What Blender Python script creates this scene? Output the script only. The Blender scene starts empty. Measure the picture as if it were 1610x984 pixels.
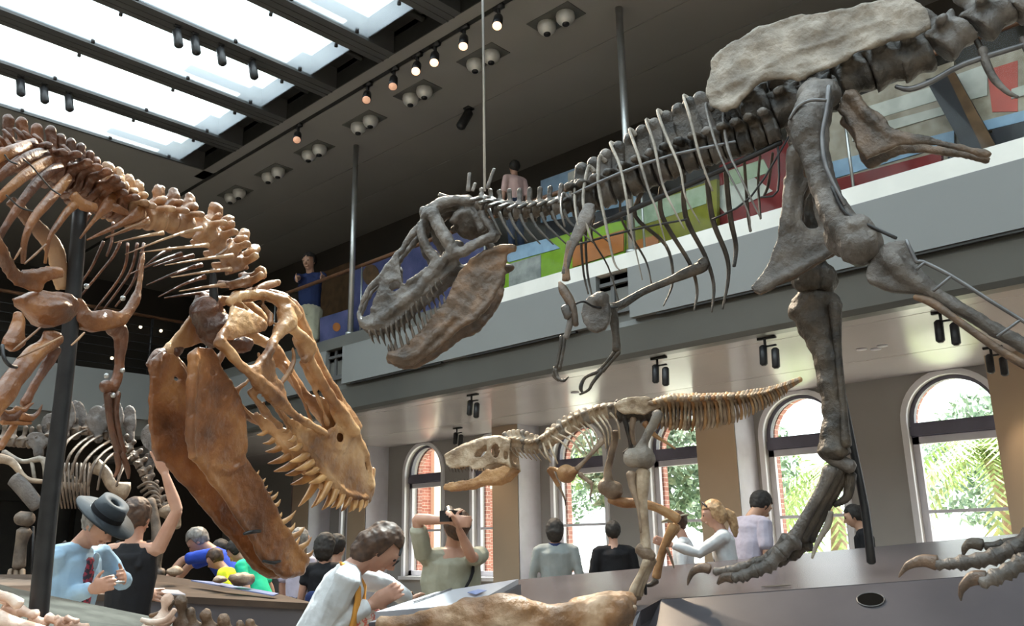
import bpy, bmesh, math, random
import numpy as np
from mathutils import Vector, Matrix, noise
from mathutils.geometry import tessellate_polygon
random.seed(7)
SC = bpy.context.scene; COL = SC.collection
V = Vector
# ------------------------------------------------------------- camera
FPX, PITCH, YAW, ROLL = 1366.45, 0.262445, 0.816092, -0.0175554
CAM = V((0, 0, 1.5))
_F = V((math.cos(PITCH)*math.sin(YAW), math.cos(PITCH)*math.cos(YAW), math.sin(PITCH)))
_R0 = V((math.cos(YAW), -math.sin(YAW), 0)); _U0 = _R0.cross(_F)
_R = _R0*math.cos(ROLL)+_U0*math.sin(ROLL); _U = -_R0*math.sin(ROLL)+_U0*math.cos(ROLL)
cd = bpy.data.cameras.new('camera'); cam = bpy.data.objects.new('camera', cd); COL.objects.link(cam)
cd.sensor_width = 36; cd.lens = FPX*36/1610; cd.clip_start = .05; cd.clip_end = 500
M3 = Matrix((_R, _U, -_F)).transposed()
cam.matrix_world = Matrix.Translation(CAM) @ M3.to_4x4()
SC.camera = cam
SC.view_settings.view_transform = 'Standard'; SC.view_settings.look = 'None'
SC.view_settings.gamma = 1; SC.view_settings.use_curve_mapping = False
SC.view_settings.exposure = 0.0
SC.cycles.use_denoising = True
SC.cycles.max_bounces = 8; SC.cycles.transparent_max_bounces = 12
SC.cycles.sample_clamp_indirect = 4
SC.cycles.caustics_reflective = False; SC.cycles.caustics_refractive = False
# ------------------------------------------------------------- sky, sun, daylight portals
w = bpy.data.worlds.new('sky'); SC.world = w; w.use_nodes = True
nt = w.node_tree; bg = nt.nodes['Background']; bg.inputs[0].default_value = (.93, .965, 1, 1); bg.inputs[1].default_value = 3.8
def light(name, kind, loc, energy, color=(1, 1, 1), aim=None, **kw):
    l = bpy.data.lights.new(name, kind); l.energy = energy; l.color = color
    for k, v in kw.items(): setattr(l, k, v)
    o = bpy.data.objects.new(name, l); COL.objects.link(o); o.location = loc
    if aim is not None: o.rotation_euler = (V(aim)-V(loc)).to_track_quat('-Z', 'Y').to_euler()
    return o
light('sun', 'SUN', (0, 0, 30), 25, (1, .95, .86), aim=(-9, -2.4, 10), angle=.01)

def W(px, py, d):
    """a point seen at pixel (px,py) of the photo, d metres in front of the camera"""
    return CAM + (_F + _R*((px-805)/FPX) - _U*((py-492)/FPX))*d
def hitz(px, py, z):
    r = _F + _R*((px-805)/FPX) - _U*((py-492)/FPX); return CAM + r*((z-CAM.z)/r.z)
def hitx(px, py, x):
    r = _F + _R*((px-805)/FPX) - _U*((py-492)/FPX); return CAM + r*(x/r.x)
# ------------------------------------------------------------- materials
MATS = {}
def mat(name, c1, c2=None, rough=.5, metal=0, scale=6, bump=0, bscale=None, detail=6, spec=.5, contrast=(.35, .65), coat=0, emit=0, trans=0, c3=None):
    m = bpy.data.materials.new(name); m.use_nodes = True; n = m.node_tree; N = n.nodes; L = n.links
    b = N['Principled BSDF']; b.inputs['Roughness'].default_value = rough; b.inputs['Metallic'].default_value = metal
    b.inputs['Specular IOR Level'].default_value = spec; b.inputs['Coat Weight'].default_value = coat
    tc = N.new('ShaderNodeTexCoord'); c2 = c2 or c1
    nz = N.new('ShaderNodeTexNoise'); nz.inputs['Scale'].default_value = scale; nz.inputs['Detail'].default_value = detail
    L.new(tc.outputs['Object'], nz.inputs['Vector'])
    cr = N.new('ShaderNodeValToRGB'); cr.color_ramp.elements[0].position = contrast[0]; cr.color_ramp.elements[1].position = contrast[1]
    cr.color_ramp.elements[0].color = (*c1, 1); cr.color_ramp.elements[1].color = (*c2, 1)
    if c3:
        e = cr.color_ramp.elements.new(.5); e.color = (*c3, 1)
    L.new(nz.outputs[0], cr.inputs[0]); L.new(cr.outputs[0], b.inputs['Base Color'])
    if bump:
        n2 = N.new('ShaderNodeTexNoise'); n2.inputs['Scale'].default_value = bscale or scale*5; n2.inputs['Detail'].default_value = 8
        L.new(tc.outputs['Object'], n2.inputs['Vector'])
        bp = N.new('ShaderNodeBump'); bp.inputs['Strength'].default_value = bump; bp.inputs['Distance'].default_value = .02
        L.new(n2.outputs[0], bp.inputs['Height']); L.new(bp.outputs[0], b.inputs['Normal'])
    if emit:
        b.inputs['Emission Color'].default_value = (*c1, 1); b.inputs['Emission Strength'].default_value = emit
    MATS[name] = m; return m
def glassmat(name, tint=(.9, .97, .95), refl=.12, rough=0.02, body=0, bodyc=(.8, .9, .95)):
    m = bpy.data.materials.new(name); m.use_nodes = True; n = m.node_tree; n.nodes.clear()
    o = n.nodes.new('ShaderNodeOutputMaterial'); t = n.nodes.new('ShaderNodeBsdfTransparent'); g = n.nodes.new('ShaderNodeBsdfGlossy')
    t.inputs[0].default_value = (*tint, 1); g.inputs['Roughness'].default_value = rough
    mx = n.nodes.new('ShaderNodeMixShader'); mx.inputs[0].default_value = refl
    n.links.new(t.outputs[0], mx.inputs[1]); n.links.new(g.outputs[0], mx.inputs[2]); last = mx
    if body:
        d = n.nodes.new('ShaderNodeBsdfTranslucent'); d.inputs[0].default_value = (*bodyc, 1)
        m2 = n.nodes.new('ShaderNodeMixShader'); m2.inputs[0].default_value = body
        n.links.new(mx.outputs[0], m2.inputs[1]); n.links.new(d.outputs[0], m2.inputs[2]); last = m2
    n.links.new(last.outputs[0], o.inputs[0]); MATS[name] = m; return m
# ------------------------------------------------------------- mesh helpers
class G:
    def __init__(s): s.v = []; s.f = []
    def add(s, vs, fs):
        k = len(s.v); s.v += [tuple(a) for a in vs]; s.f += [tuple(i+k for i in f) for f in fs]; return s
    def box(s, a, b):
        x0, x1 = sorted((a[0], b[0])); y0, y1 = sorted((a[1], b[1])); z0, z1 = sorted((a[2], b[2]))
        return s.hexa([(x0, y0, z0), (x1, y0, z0), (x1, y1, z0), (x0, y1, z0)], [(x0, y0, z1), (x1, y0, z1), (x1, y1, z1), (x0, y1, z1)])
    def hexa(s, lo, hi):
        n = len(lo); return s.add(list(lo)+list(hi), [tuple(range(n))[::-1], tuple(range(n, 2*n))] + [(i, (i+1) % n, n+(i+1) % n, n+i) for i in range(n)])
    def prism(s, pts, off):
        off = V(off); return s.hexa(pts, [V(p)+off for p in pts])
    def tube(s, pts, rad, seg=8, flat=1, up=None, cap=True, smooth=0):
        """lofted tube; flat<1 squeezes it along the frame's second axis"""
        P = [V(p) for p in pts]; n = len(P)
        R = [rad]*n if isinstance(rad, (int, float)) else list(rad)
        FL = [flat]*n if isinstance(flat, (int, float)) else list(flat)
        if smooth and n > 2:
            Q = []; RR = []; FF = []
            for i in range(n-1):
                p0, p1, p2, p3 = P[max(i-1, 0)], P[i], P[i+1], P[min(i+2, n-1)]
                for k in range(smooth):
                    t = k/smooth; t2 = t*t; t3 = t2*t
                    Q.append(.5*((2*p1)+(p2-p0)*t+(2*p0-5*p1+4*p2-p3)*t2+(3*p1-p0-3*p2+p3)*t3))
                    u = t*t*(3-2*t); RR.append(R[i]*(1-u)+R[i+1]*u); FF.append(FL[i]*(1-u)+FL[i+1]*u)
            Q.append(P[-1]); RR.append(R[-1]); FF.append(FL[-1]); P, R, FL = Q, RR, FF; n = len(P)
        T = [(P[min(i+1, n-1)]-P[max(i-1, 0)]).normalized() for i in range(n)]
        a = V(up) if up is not None else V((0, 0, 1))
        if abs(a.dot(T[0])) > .95*a.length: a = V((1, .3, 0))
        X = (a - T[0]*a.dot(T[0])).normalized()
        vs = []; rings = []
        def ring(p, t, X, r, fl):
            Y = t.cross(X); k = len(vs)
            for j in range(seg):
                c = 2*math.pi*j/seg; vs.append(p + X*(r*math.cos(c)) + Y*(r*fl*math.sin(c)))
            rings.append(k)
        for i in range(n):
            X = (X - T[i]*X.dot(T[i])).normalized()
            if cap and i == 0:
                ring(P[0]-T[0]*R[0]*.45, T[0], X, R[0]*.55, FL[0])
            ring(P[i], T[i], X, R[i], FL[i])
            if cap and i == n-1: ring(P[i]+T[i]*R[i]*.45, T[i], X, R[i]*.55, FL[i])
        fs = []
        for a_, b_ in zip(rings, rings[1:]):
            fs += [(a_+j, a_+(j+1) % seg, b_+(j+1) % seg, b_+j) for j in range(seg)]
        fs.append(tuple(rings[0]+j for j in range(seg))[::-1]); fs.append(tuple(rings[-1]+j for j in range(seg)))
        return s.add(vs, fs)
    def cyl(s, a, b, r, r2=None, seg=12):
        return s.tube([a, b], [r, r if r2 is None else r2], seg=seg, cap=False)
    def ball(s, c, r, sq=(1, 1, 1), seg=10, rings=7, rot=None):
        c = V(c); vs = [V((0, 0, 1))]; fs = []
        for i in range(1, rings):
            th = math.pi*i/rings
            for j in range(seg):
                ph = 2*math.pi*j/seg; vs.append(V((math.sin(th)*math.cos(ph), math.sin(th)*math.sin(ph), math.cos(th))))
        vs.append(V((0, 0, -1)))
        for j in range(seg): fs.append((0, 1+j, 1+(j+1) % seg))
        for i in range(rings-2):
            for j in range(seg):
                a = 1+i*seg; fs.append((a+j, a+seg+j, a+seg+(j+1) % seg, a+(j+1) % seg))
        a = 1+(rings-2)*seg; e = len(vs)-1
        for j in range(seg): fs.append((a+j, e, a+(j+1) % seg))
        vs = [V((v.x*sq[0], v.y*sq[1], v.z*sq[2]))*r for v in vs]
        if rot is not None: vs = [rot @ v for v in vs]
        return s.add([c+v for v in vs], fs)
    def plate(s, outer, holes, off):
        """flat or gently warped outline with holes, given real thickness by the vector off (or one per point)"""
        loops = [[V(p) for p in outer]] + [[V(p) for p in h] for h in holes]
        allp = [p for l in loops for p in l]; n = len(allp)
        # project on best plane for tessellation
        nrm = V((0, 0, 0))
        for i, p in enumerate(loops[0]): nrm += p.cross(loops[0][(i+1) % len(loops[0])])
        nrm.normalize(); ax = nrm.orthogonal().normalized(); ay = nrm.cross(ax)
        flat = [[V((p.dot(ax), p.dot(ay), 0)) for p in l] for l in loops]
        tris = tessellate_polygon(flat)
        offs = [V(off)]*n if not isinstance(off, list) else off
        vs = [p-o*.5 for p, o in zip(allp, offs)] + [p+o*.5 for p, o in zip(allp, offs)]
        fs = [tuple(t) for t in tris] + [tuple(i+n for i in t[::-1]) for t in tris]
        k = 0
        for l in loops:
            m = len(l)
            for i in range(m): fs.append((k+i, k+(i+1) % m, n+k+(i+1) % m, n+k+i))
            k += m
        return s.add(vs, fs)
    def build(s, name, m, parent=None, smooth=True, label=None):
        me = bpy.data.meshes.new(name); me.from_pydata(s.v, [], s.f); me.validate()
        bm = bmesh.new(); bm.from_mesh(me); bmesh.ops.recalc_face_normals(bm, faces=bm.faces); bm.to_mesh(me); bm.free()
        me.materials.append(MATS[m] if isinstance(m, str) else m)
        if smooth: me.shade_smooth()
        o = bpy.data.objects.new(name, me); COL.objects.link(o)
        if parent: o.parent = parent; o.matrix_parent_inverse = Matrix.Translation(-TL(parent))
        if label: o['label'] = label
        return o
    def fuse(s, name, m, parent=None, voxel=.02, it=4, fac=.5, disp=0, dscale=8, label=None, hook=None):
        """melt all overlapping pieces of one body into a single rounded surface"""
        o = s.build(name, m, parent, True, label)
        r = o.modifiers.new('r', 'REMESH'); r.mode = 'VOXEL'; r.voxel_size = voxel; r.use_smooth_shade = True
        if it:
            q = o.modifiers.new('s', 'SMOOTH'); q.iterations = it; q.factor = fac
        dg = bpy.context.evaluated_depsgraph_get(); ev = o.evaluated_get(dg)
        me = bpy.data.meshes.new_from_object(ev); o.modifiers.clear(); old = o.data; o.data = me; bpy.data.meshes.remove(old)
        if disp:
            nn = len(me.vertices); co = np.empty(nn*3); me.vertices.foreach_get('co', co); co = co.reshape(-1, 3)
            no = np.array([tuple(v.normal) for v in me.vertices])
            dd = np.array([noise.fractal(V(c)*dscale, 1, 2, 4) for c in co])
            me.vertices.foreach_set('co', (co+no*dd[:, None]*disp).ravel()); me.update()
        me.shade_smooth()
        return o
def TL(o):
    p = V((0, 0, 0))
    while o: p = p+o.location+(o.matrix_parent_inverse.translation if o.parent else V((0, 0, 0))); o = o.parent
    return p
def tag(o, label, cat=None, group=None, kind=None):
    if label: o['label'] = label
    if cat: o['category'] = cat
    if group: o['group'] = group
    if kind: o['kind'] = kind
    return o
def thing(name, label, cat, loc=(0, 0, 0), group=None):
    o = bpy.data.objects.new(name, None); o.empty_display_size = .1; COL.objects.link(o); o.location = loc
    return tag(o, label, cat, group)
def struct(name, g, m, smooth=False, parent=None, label=None):
    o = g.build(name, m, parent, smooth)
    if not parent: o['kind'] = 'structure'
    if label: o['label'] = label
    return o
def copy_tree(root, loc, label=None):
    r = root.copy(); COL.objects.link(r); r.location = loc
    if label: r['label'] = label
    for ch in list(root.children):
        c = ch.copy(); COL.objects.link(c); c.parent = r
        for g in list(ch.children):
            d = g.copy(); COL.objects.link(d); d.parent = c
    return r
# ------------------------------------------------------------- materials of the room
mat('ceiling_grey', (.29, .28, .27), (.32, .305, .29), rough=.6, scale=.6, spec=.25)
mat('dark_paint', (.045, .040, .034), (.065, .055, .045), rough=.7, scale=.8)
mat('recess_black', (.02, .02, .019), (.03, .03, .028), rough=.6, scale=3)
mat('beam_grey', (.075, .075, .075), (.09, .09, .09), rough=.5, scale=2)
mat('fascia_grey', (.185, .19, .188), (.205, .21, .206), rough=.55, scale=.5)
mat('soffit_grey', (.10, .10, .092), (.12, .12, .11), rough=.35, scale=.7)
mat('soffit_panel', (.59, .555, .56), (.65, .61, .615), rough=.2, scale=.5, spec=.7)
mat('ledge_white', (.66, .655, .61), (.78, .77, .72), rough=.5, scale=1.5)
mat('wall_grey', (.34, .325, .31), (.37, .355, .34), rough=.7, scale=.8)
mat('pilaster_beige', (.50, .38, .27), (.54, .41, .29), rough=.7, scale=1)
mat('white_paint', (.64, .63, .68), (.72, .71, .77), rough=.45, scale=3)
mat('casing_white', (.82, .81, .84), (.88, .87, .9), rough=.35, scale=3)  # lighter than the other white: daylight wrapping round the casings is in the colour
mat('vent_black', (.003, .003, .003), rough=.9, spec=.05)
mat('frame_violet', (.13, .125, .17), (.16, .155, .21), rough=.4, scale=3)
mat('floor_dark', (.26, .22, .18), (.32, .27, .22), rough=.4, scale=1.5)
mat('rod_steel', (.10, .10, .105), (.16, .16, .165), rough=.35, metal=.5, scale=9)
mat('steel', (.42, .43, .42), (.5, .5, .5), rough=.35, metal=.8, scale=5)
mat('black_metal', (.018, .018, .02), (.03, .03, .032), rough=.4, metal=.3, scale=12)
mat('lamp_silver', (.62, .61, .58), (.72, .71, .68), rough=.35, metal=.3, scale=8)
mat('wood_rail', (.09, .04, .02), (.15, .07, .035), rough=.4, scale=9)
mat('cream_paint', (.8, .78, .66), (.86, .84, .74), rough=.6, scale=1)
glassmat('window_glass', (.97, .99, .98), .06)
glassmat('skylight_glass', (.90, .97, 1), .05, .05, body=.2, bodyc=(.86, .95, 1))
glassmat('rail_glass', (.97, .985, .98), .004)
mat('lamp_glow', (1, .62, .38), rough=.3, emit=2.2)
def brickmat():
    m = bpy.data.materials.new('brick'); m.use_nodes = True; n = m.node_tree; b = n.nodes['Principled BSDF']
    tc = n.nodes.new('ShaderNodeTexCoord'); mp = n.nodes.new('ShaderNodeMapping'); mp.inputs['Rotation'].default_value = (math.pi/2, 0, 0)
    sx = n.nodes.new('ShaderNodeSeparateXYZ'); ad = n.nodes.new('ShaderNodeMath'); cb = n.nodes.new('ShaderNodeCombineXYZ')
    n.links.new(tc.outputs['Object'], sx.inputs[0]); n.links.new(sx.outputs[0], ad.inputs[0]); n.links.new(sx.outputs[1], ad.inputs[1])
    n.links.new(ad.outputs[0], cb.inputs[0]); n.links.new(sx.outputs[2], cb.inputs[1])
    t = n.nodes.new('ShaderNodeTexBrick'); n.links.new(cb.outputs[0], t.inputs[0])
    t.inputs['Color1'].default_value = (.33, .13, .10, 1); t.inputs['Color2'].default_value = (.42, .19, .15, 1); t.inputs['Mortar'].default_value = (.7, .62, .55, 1)
    t.inputs['Scale'].default_value = 4.2; t.inputs['Mortar Size'].default_value = .018; t.inputs['Brick Width'].default_value = 1.0; t.inputs['Row Height'].default_value = .36
    n.links.new(t.outputs[0], b.inputs['Base Color']); b.inputs['Roughness'].default_value = .85; MATS['brick'] = m
brickmat()
XB, XW, ZC, ZS, ZF = 9.6, 14.1, 9.4, 4.0, .12     # balcony plane, window wall, main ceiling, lower ceiling
struct('floor', G().box((-9, -8, -.2), (14.6, 27, ZF)), 'floor_dark')
# main ceiling: slab right of the skylight, end strip beyond it, with panel seams
g = G().box((8.02, -8, ZC), (8.25, 17.0, ZC+.3)).box((8.36, -8, ZC), (10.2, 17.0, ZC+.3)).box((10.22, -8, ZC), (11.42, 17.0, ZC+.3)).box((11.44, -8, ZC), (14.8, 17.0, ZC+.3))
g.box((-9, 16.55, ZC), (8.25, 27, ZC+.3)).box((8.36, 17.0, ZC), (10.2, 27, ZC+.3)).box((10.22, 17.0, ZC), (11.42, 27, ZC+.3)).box((11.44, 17.0, ZC), (14.8, 27, ZC+.3)).box((-9, -8, ZC), (8.02, -7.4, ZC+.3))
g.box((8.0, -8, ZC+.3), (14.8, 27, ZC+.4))
struct('ceiling', g, 'ceiling_grey')
# skylight: beams across, deep dark recess at the end of each pane, glass panes with point fixings
ylo = [15.33-1.603*k for k in range(15)]
g = G()
for y in ylo: g.box((-6, y-.42, ZC), (8.02, y-.0, ZC+.42)); g.box((-6, y-.27, ZC-.012), (8.02, y-.24, ZC)).box((-6, y-.13, ZC-.012), (8.02, y-.10, ZC))
g.box((-6, 16.5, ZC), (8.02, 16.56, ZC+.42))
struct('ceiling', g, 'beam_grey', label='skylight beam grid')
g = G()
for y in ylo:
    g.box((7.46, y, ZC+.40), (8.02, y+1.19, ZC+.42)); g.box((8.0, y, ZC), (8.02, y+1.19, ZC+.42)); g.box((7.46, y, ZC+.06), (7.5, y+1.19, ZC+.42))
    g.cyl((7.6, y+.4, ZC+.25), (7.95, y+.4, ZC+.25), .05)
struct('trim_1', g, 'recess_black')
for i, y in enumerate(ylo):
    r = tag(thing('window_%d' % (10+i), None, None, (0, y+.6, ZC+.04)), None, kind='structure')
    G().box((-6, y, ZC+.04), (7.46, y+1.18, ZC+.06)).build('pane', 'skylight_glass', r, False)
    if i < 7:
        g = G()
        for x in (1.2, 2.8, 4.4, 6.0, 7.2):
            for yy in (y+.07, y+1.11): g.cyl((x, yy, ZC-.01), (x, yy, ZC+.07), .03, seg=8)
        g.build('glass_fixing', 'black_metal', r)
    light('daylight', 'AREA', (.73, y+.6, ZC+.5), 1, aim=(.73, y+.6, 0), shape='RECTANGLE', size=13.4, size_y=1.18).data.cycles.is_portal = True
# roof lantern above the glass
g = G()
for x0, x1 in ((7.6, 8.2), (-6.4, -6)): g.box((x0, -8, ZC+.42), (x1, 17.4, ZC+1.5))
g.box((-6, 17, ZC+.42), (8, 17.4, ZC+2.0))
for y in [16.2-3.2*k for k in range(8)]: g.box((6.5, y, ZC+1.3), (8, y+.3, ZC+1.5))
g.box((-2.2, -8, ZC+1.5), (-2.0, 17.4, ZC+1.7))
struct('trim_2', g, 'cream_paint')
# spot track slot
struct('trim_3', G().box((8.25, -8, ZC+.02), (8.36, 27, ZC+.1)), 'recess_black')
# walls
def arch(yc, r, z0, zs, n=14):
    return [(yc-r, z0)] + [(yc-r*math.cos(math.pi*k/n), zs+r*math.sin(math.pi*k/n)) for k in range(n+1)] + [(yc+r, z0)]
WY = [4.16, 6.6, 9.0, 11.45, 13.9, 16.3, 18.9]
def wallholes(x0, x1, ya, yb, za, zb, holes):
    g = G(); h = [[((x0+x1)/2, y, z) for y, z in a] for a in holes]
    xm = (x0+x1)/2
    return g.plate([(xm, ya, za), (xm, yb, za), (xm, yb, zb), (xm, ya, zb)], h, (x1-x0, 0, 0))
struct('wall_right', wallholes(XW, XW+.35, -8, 27, 0, ZC+.3, [arch(y, .67, .85, 3.27) for y in WY+[1.7, -.8, 21.4]]), 'wall_grey')
struct('wall_exterior', wallholes(XW+.36, XW+.5, -8, 27, -1, ZC+.3, [arch(y, .68 if y < 5 else .655 if y < 8 else .63, .8, 3.27) for y in WY+[1.7, -.8, 21.4]]), 'brick')
struct('wall_left', G().box((-9.3, -8, 0), (-9, 27, ZC)), 'dark_paint')
struct('wall_back', G().box((-9, -8.3, 0), (XW, -8, ZC)), 'wall_grey')
# far wall with a dark doorway
g = G().plate([(2.5, 26.0, 0), (XW, 26.0, 0), (XW, 26.0, ZC), (2.5, 26.0, ZC)], [[(7.6, 26.0, 0.02), (9.6, 26.0, .02), (9.6, 26.0, 2.9), (7.6, 26.0, 2.9)]], (0, .3, 0))
g.box((-9, 25.85, 0), (2.5, 26.15, ZC))
struct('wall_far', g, 'dark_paint')
struct('door_1', G().box((7.35, 25.72, 0), (7.6, 25.85, 3.1)).box((9.6, 25.72, 0), (9.85, 25.85, 3.1)).box((7.35, 25.72, 2.9), (9.85, 25.85, 3.15)).box((7.6, 26.1, 0), (9.6, 26.14, 2.9)), 'recess_black')
# pilasters
for k, (ya, yb) in enumerate(((2.62, 3.42), (7.44, 8.2), (12.52, 13.26), (17.67, 18.38), (20.14, 20.9), (-2.3, -1.5))):
    struct('wall_pilaster', G().box((13.4, ya, 0), (XW, ya+.02, ZS)).box((13.42, ya+.02, 0), (XW, yb, ZS)), 'white_paint')
    struct('wall_pilaster', G().box((13.39, ya, 0), (13.42, yb, ZS)), 'pilaster_beige')
# galleries: floor slab, lower ceiling, beam, fascia panels, ledge
g = G()
for a, b in ((9.95, 10.22), (10.24, 12.42), (12.44, XW)): g.box((a, -8, ZS), (b, 27, ZS+.06))
g.box((9.95, -8, ZS+.06), (XW, 27, ZS+.2))
struct('ceiling', g, 'soffit_panel', label='pale underside of the side gallery')
struct('floor', G().box((9.62, -8, 5.0), (XW, 27, 5.2)).box((-9, 19.6, 5.0), (9.62, 26, 5.2)), 'floor_dark', label='gallery floor slab')
g = G()
prof = [(9.62, 5.2), (9.62, 4.5), (9.60, 4.42), (9.70, 4.06), (9.76, 4.0), (9.95, 4.0), (9.95, 5.2)]
g.prism([(x, -8, z) for x, z in prof], (0, 27.56, 0))
g.prism([(-9, 19.62+(x-9.62), z) for x, z in prof], (18.6, 0, 0))
struct('trim_4', g, 'soffit_grey', label='dark recessed beam below the gallery fascia')
gaps = [(-.1, .5), (6.72, 7.28), (13.36, 13.9)]
segs = [(-8, -.1), (.5, 6.72), (7.28, 13.36), (13.9, 19.56)]
for a, b in segs:
    struct('wall_fascia', G().box((9.5, a, 4.5), (9.6, b, 5.22)), 'fascia_grey')
for a, b in ((.9, 3.1), (3.4, 6.3), (7.7, 10.0), (10.6, 13.1), (14.2, 16.8)): struct('trim_5', G().box((9.52, a, 4.47), (9.58, b, 4.5)), 'recess_black')
struct('wall_fascia', G().box((-9, 19.5, 4.42), (9.5, 19.6, 5.22)), 'fascia_grey')
for a, b in gaps: struct('trim_6', G().box((9.55, a+.02, 4.62), (9.62, b-.02, 4.7)).box((9.58, a+.3, 4.5), (9.68, a+.36, 5.2)).box((9.55, a+.02, 5.05), (9.62, b-.02, 5.1)), 'beam_grey')
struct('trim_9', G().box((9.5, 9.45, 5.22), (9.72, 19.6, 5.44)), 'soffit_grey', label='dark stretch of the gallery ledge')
struct('trim_7', G().box((9.5, -8, 5.22), (9.72, 9.45, 5.44)), 'ledge_white', label='white ledge along the side gallery edge')
struct('trim_8', G().box((-9, 19.5, 5.22), (9.6, 19.72, 5.44)), 'fascia_grey')
struct('wall_gallery_back', G().box((12.9, -8, 5.2), (13.0, 25.8, ZC)), 'dark_paint')
# windows
for k, y in enumerate(WY):
    r = tag(thing('window_%d' % (k+1), None, None, (XW+.1, y, .85)), None, kind='structure')
    X0 = XW+.1
    # curved casing round the opening
    g = G(); xm = XW-.02
    o = arch(y, .755, .8, 3.27, 20); i_ = arch(y, .665, .8, 3.27, 20)
    g.plate([(xm, a, b if b < 4 else 3.995) for a, b in o], [[(xm, a, b+.02 if j in (0, len(i_)-1) else b) for j, (a, b) in enumerate(i_)]], (.06, 0, 0))
    g.box((XW-.12, y-.78, .78), (XW+.2, y+.78, .86))
    g.build('casing', 'casing_white', r, False)
    # dark arch frame and transom
    xm = XW+.16
    o = arch(y, .67, 3.04, 3.27, 20); i_ = arch(y, .6, 3.26, 3.28, 20)
    G().plate([(xm, a, b) for a, b in o], [[(xm, a, b) for a, b in i_]], (.1, 0, 0)).box((xm-.09, y-.67, 3.06), (xm+.03, y+.67, 3.2)).build('fanlight_frame', 'frame_violet', r, False)
    g = G()
    x0, x1 = XW+.12, XW+.2
    g.box((x0, y-.67, .86), (x1, y-.57, 3.05)).box((x0, y+.57, .86), (x1, y+.67, 3.05)).box((x0, y-.67, 2.93), (x1, y+.67, 3.05)).box((x0, y-.67, .86), (x1, y+.67, .98)).box((x0+.01, y-.6, 1.88), (x1-.01, y+.6, 1.93))
    g.build('sash_frame', 'white_paint', r, False)
    G().box((XW+.15, y-.6, .96), (XW+.16, y+.6, 2.95)).box((XW+.15, y-.6, 3.2), (XW+.16, y+.6, 3.86)).build('pane', 'window_glass', r, False)
    light('daylight', 'AREA', (XW+.8, y, 2.4), 1, aim=(0, y, 2.4), shape='RECTANGLE', size=1.3, size_y=3.1).data.cycles.is_portal = True
# ------------------------------------------------------------- bone kit
mat('bone_grey', (.034, .029, .025), (.185, .165, .148), rough=.48, scale=5, bump=.5, bscale=40, c3=(.088, .076, .067), contrast=(.3, .72))
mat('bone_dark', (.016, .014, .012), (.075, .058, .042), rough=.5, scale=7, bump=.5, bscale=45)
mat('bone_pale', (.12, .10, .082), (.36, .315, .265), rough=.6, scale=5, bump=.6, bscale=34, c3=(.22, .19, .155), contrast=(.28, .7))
mat('bone_rust', (.042, .028, .018), (.21, .12, .065), rough=.5, scale=6, bump=.5, bscale=36, c3=(.10, .066, .044), contrast=(.3, .72))
mat('bone_amber', (.07, .024, .009), (.40, .19, .07), rough=.36, scale=4.5, bump=.5, bscale=30, c3=(.21, .078, .025), contrast=(.3, .7), spec=.6)
mat('bone_amber_pale', (.11, .045, .02), (.50, .31, .17), rough=.4, scale=4, bump=.45, bscale=30, c3=(.27, .14, .07), contrast=(.3, .7), spec=.6)
mat('bone_skull', (.10, .038, .015), (.56, .34, .17), rough=.38, scale=4.5, bump=.45, bscale=30, c3=(.31, .15, .06), contrast=(.3, .68), spec=.6)
mat('bone_umber', (.045, .016, .008), (.24, .09, .035), rough=.38, scale=6, bump=.5, bscale=34, c3=(.11, .04, .018), contrast=(.3, .7), spec=.6)
mat('bone_young', (.17, .11, .065), (.58, .48, .36), rough=.5, scale=7, bump=.5, bscale=40, c3=(.36, .27, .18), contrast=(.3, .7))
mat('tooth_dark', (.05, .04, .03), (.12, .09, .07), rough=.3, scale=9)
mat('tooth_amber', (.30, .14, .05), (.62, .36, .15), rough=.28, scale=9)

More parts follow.
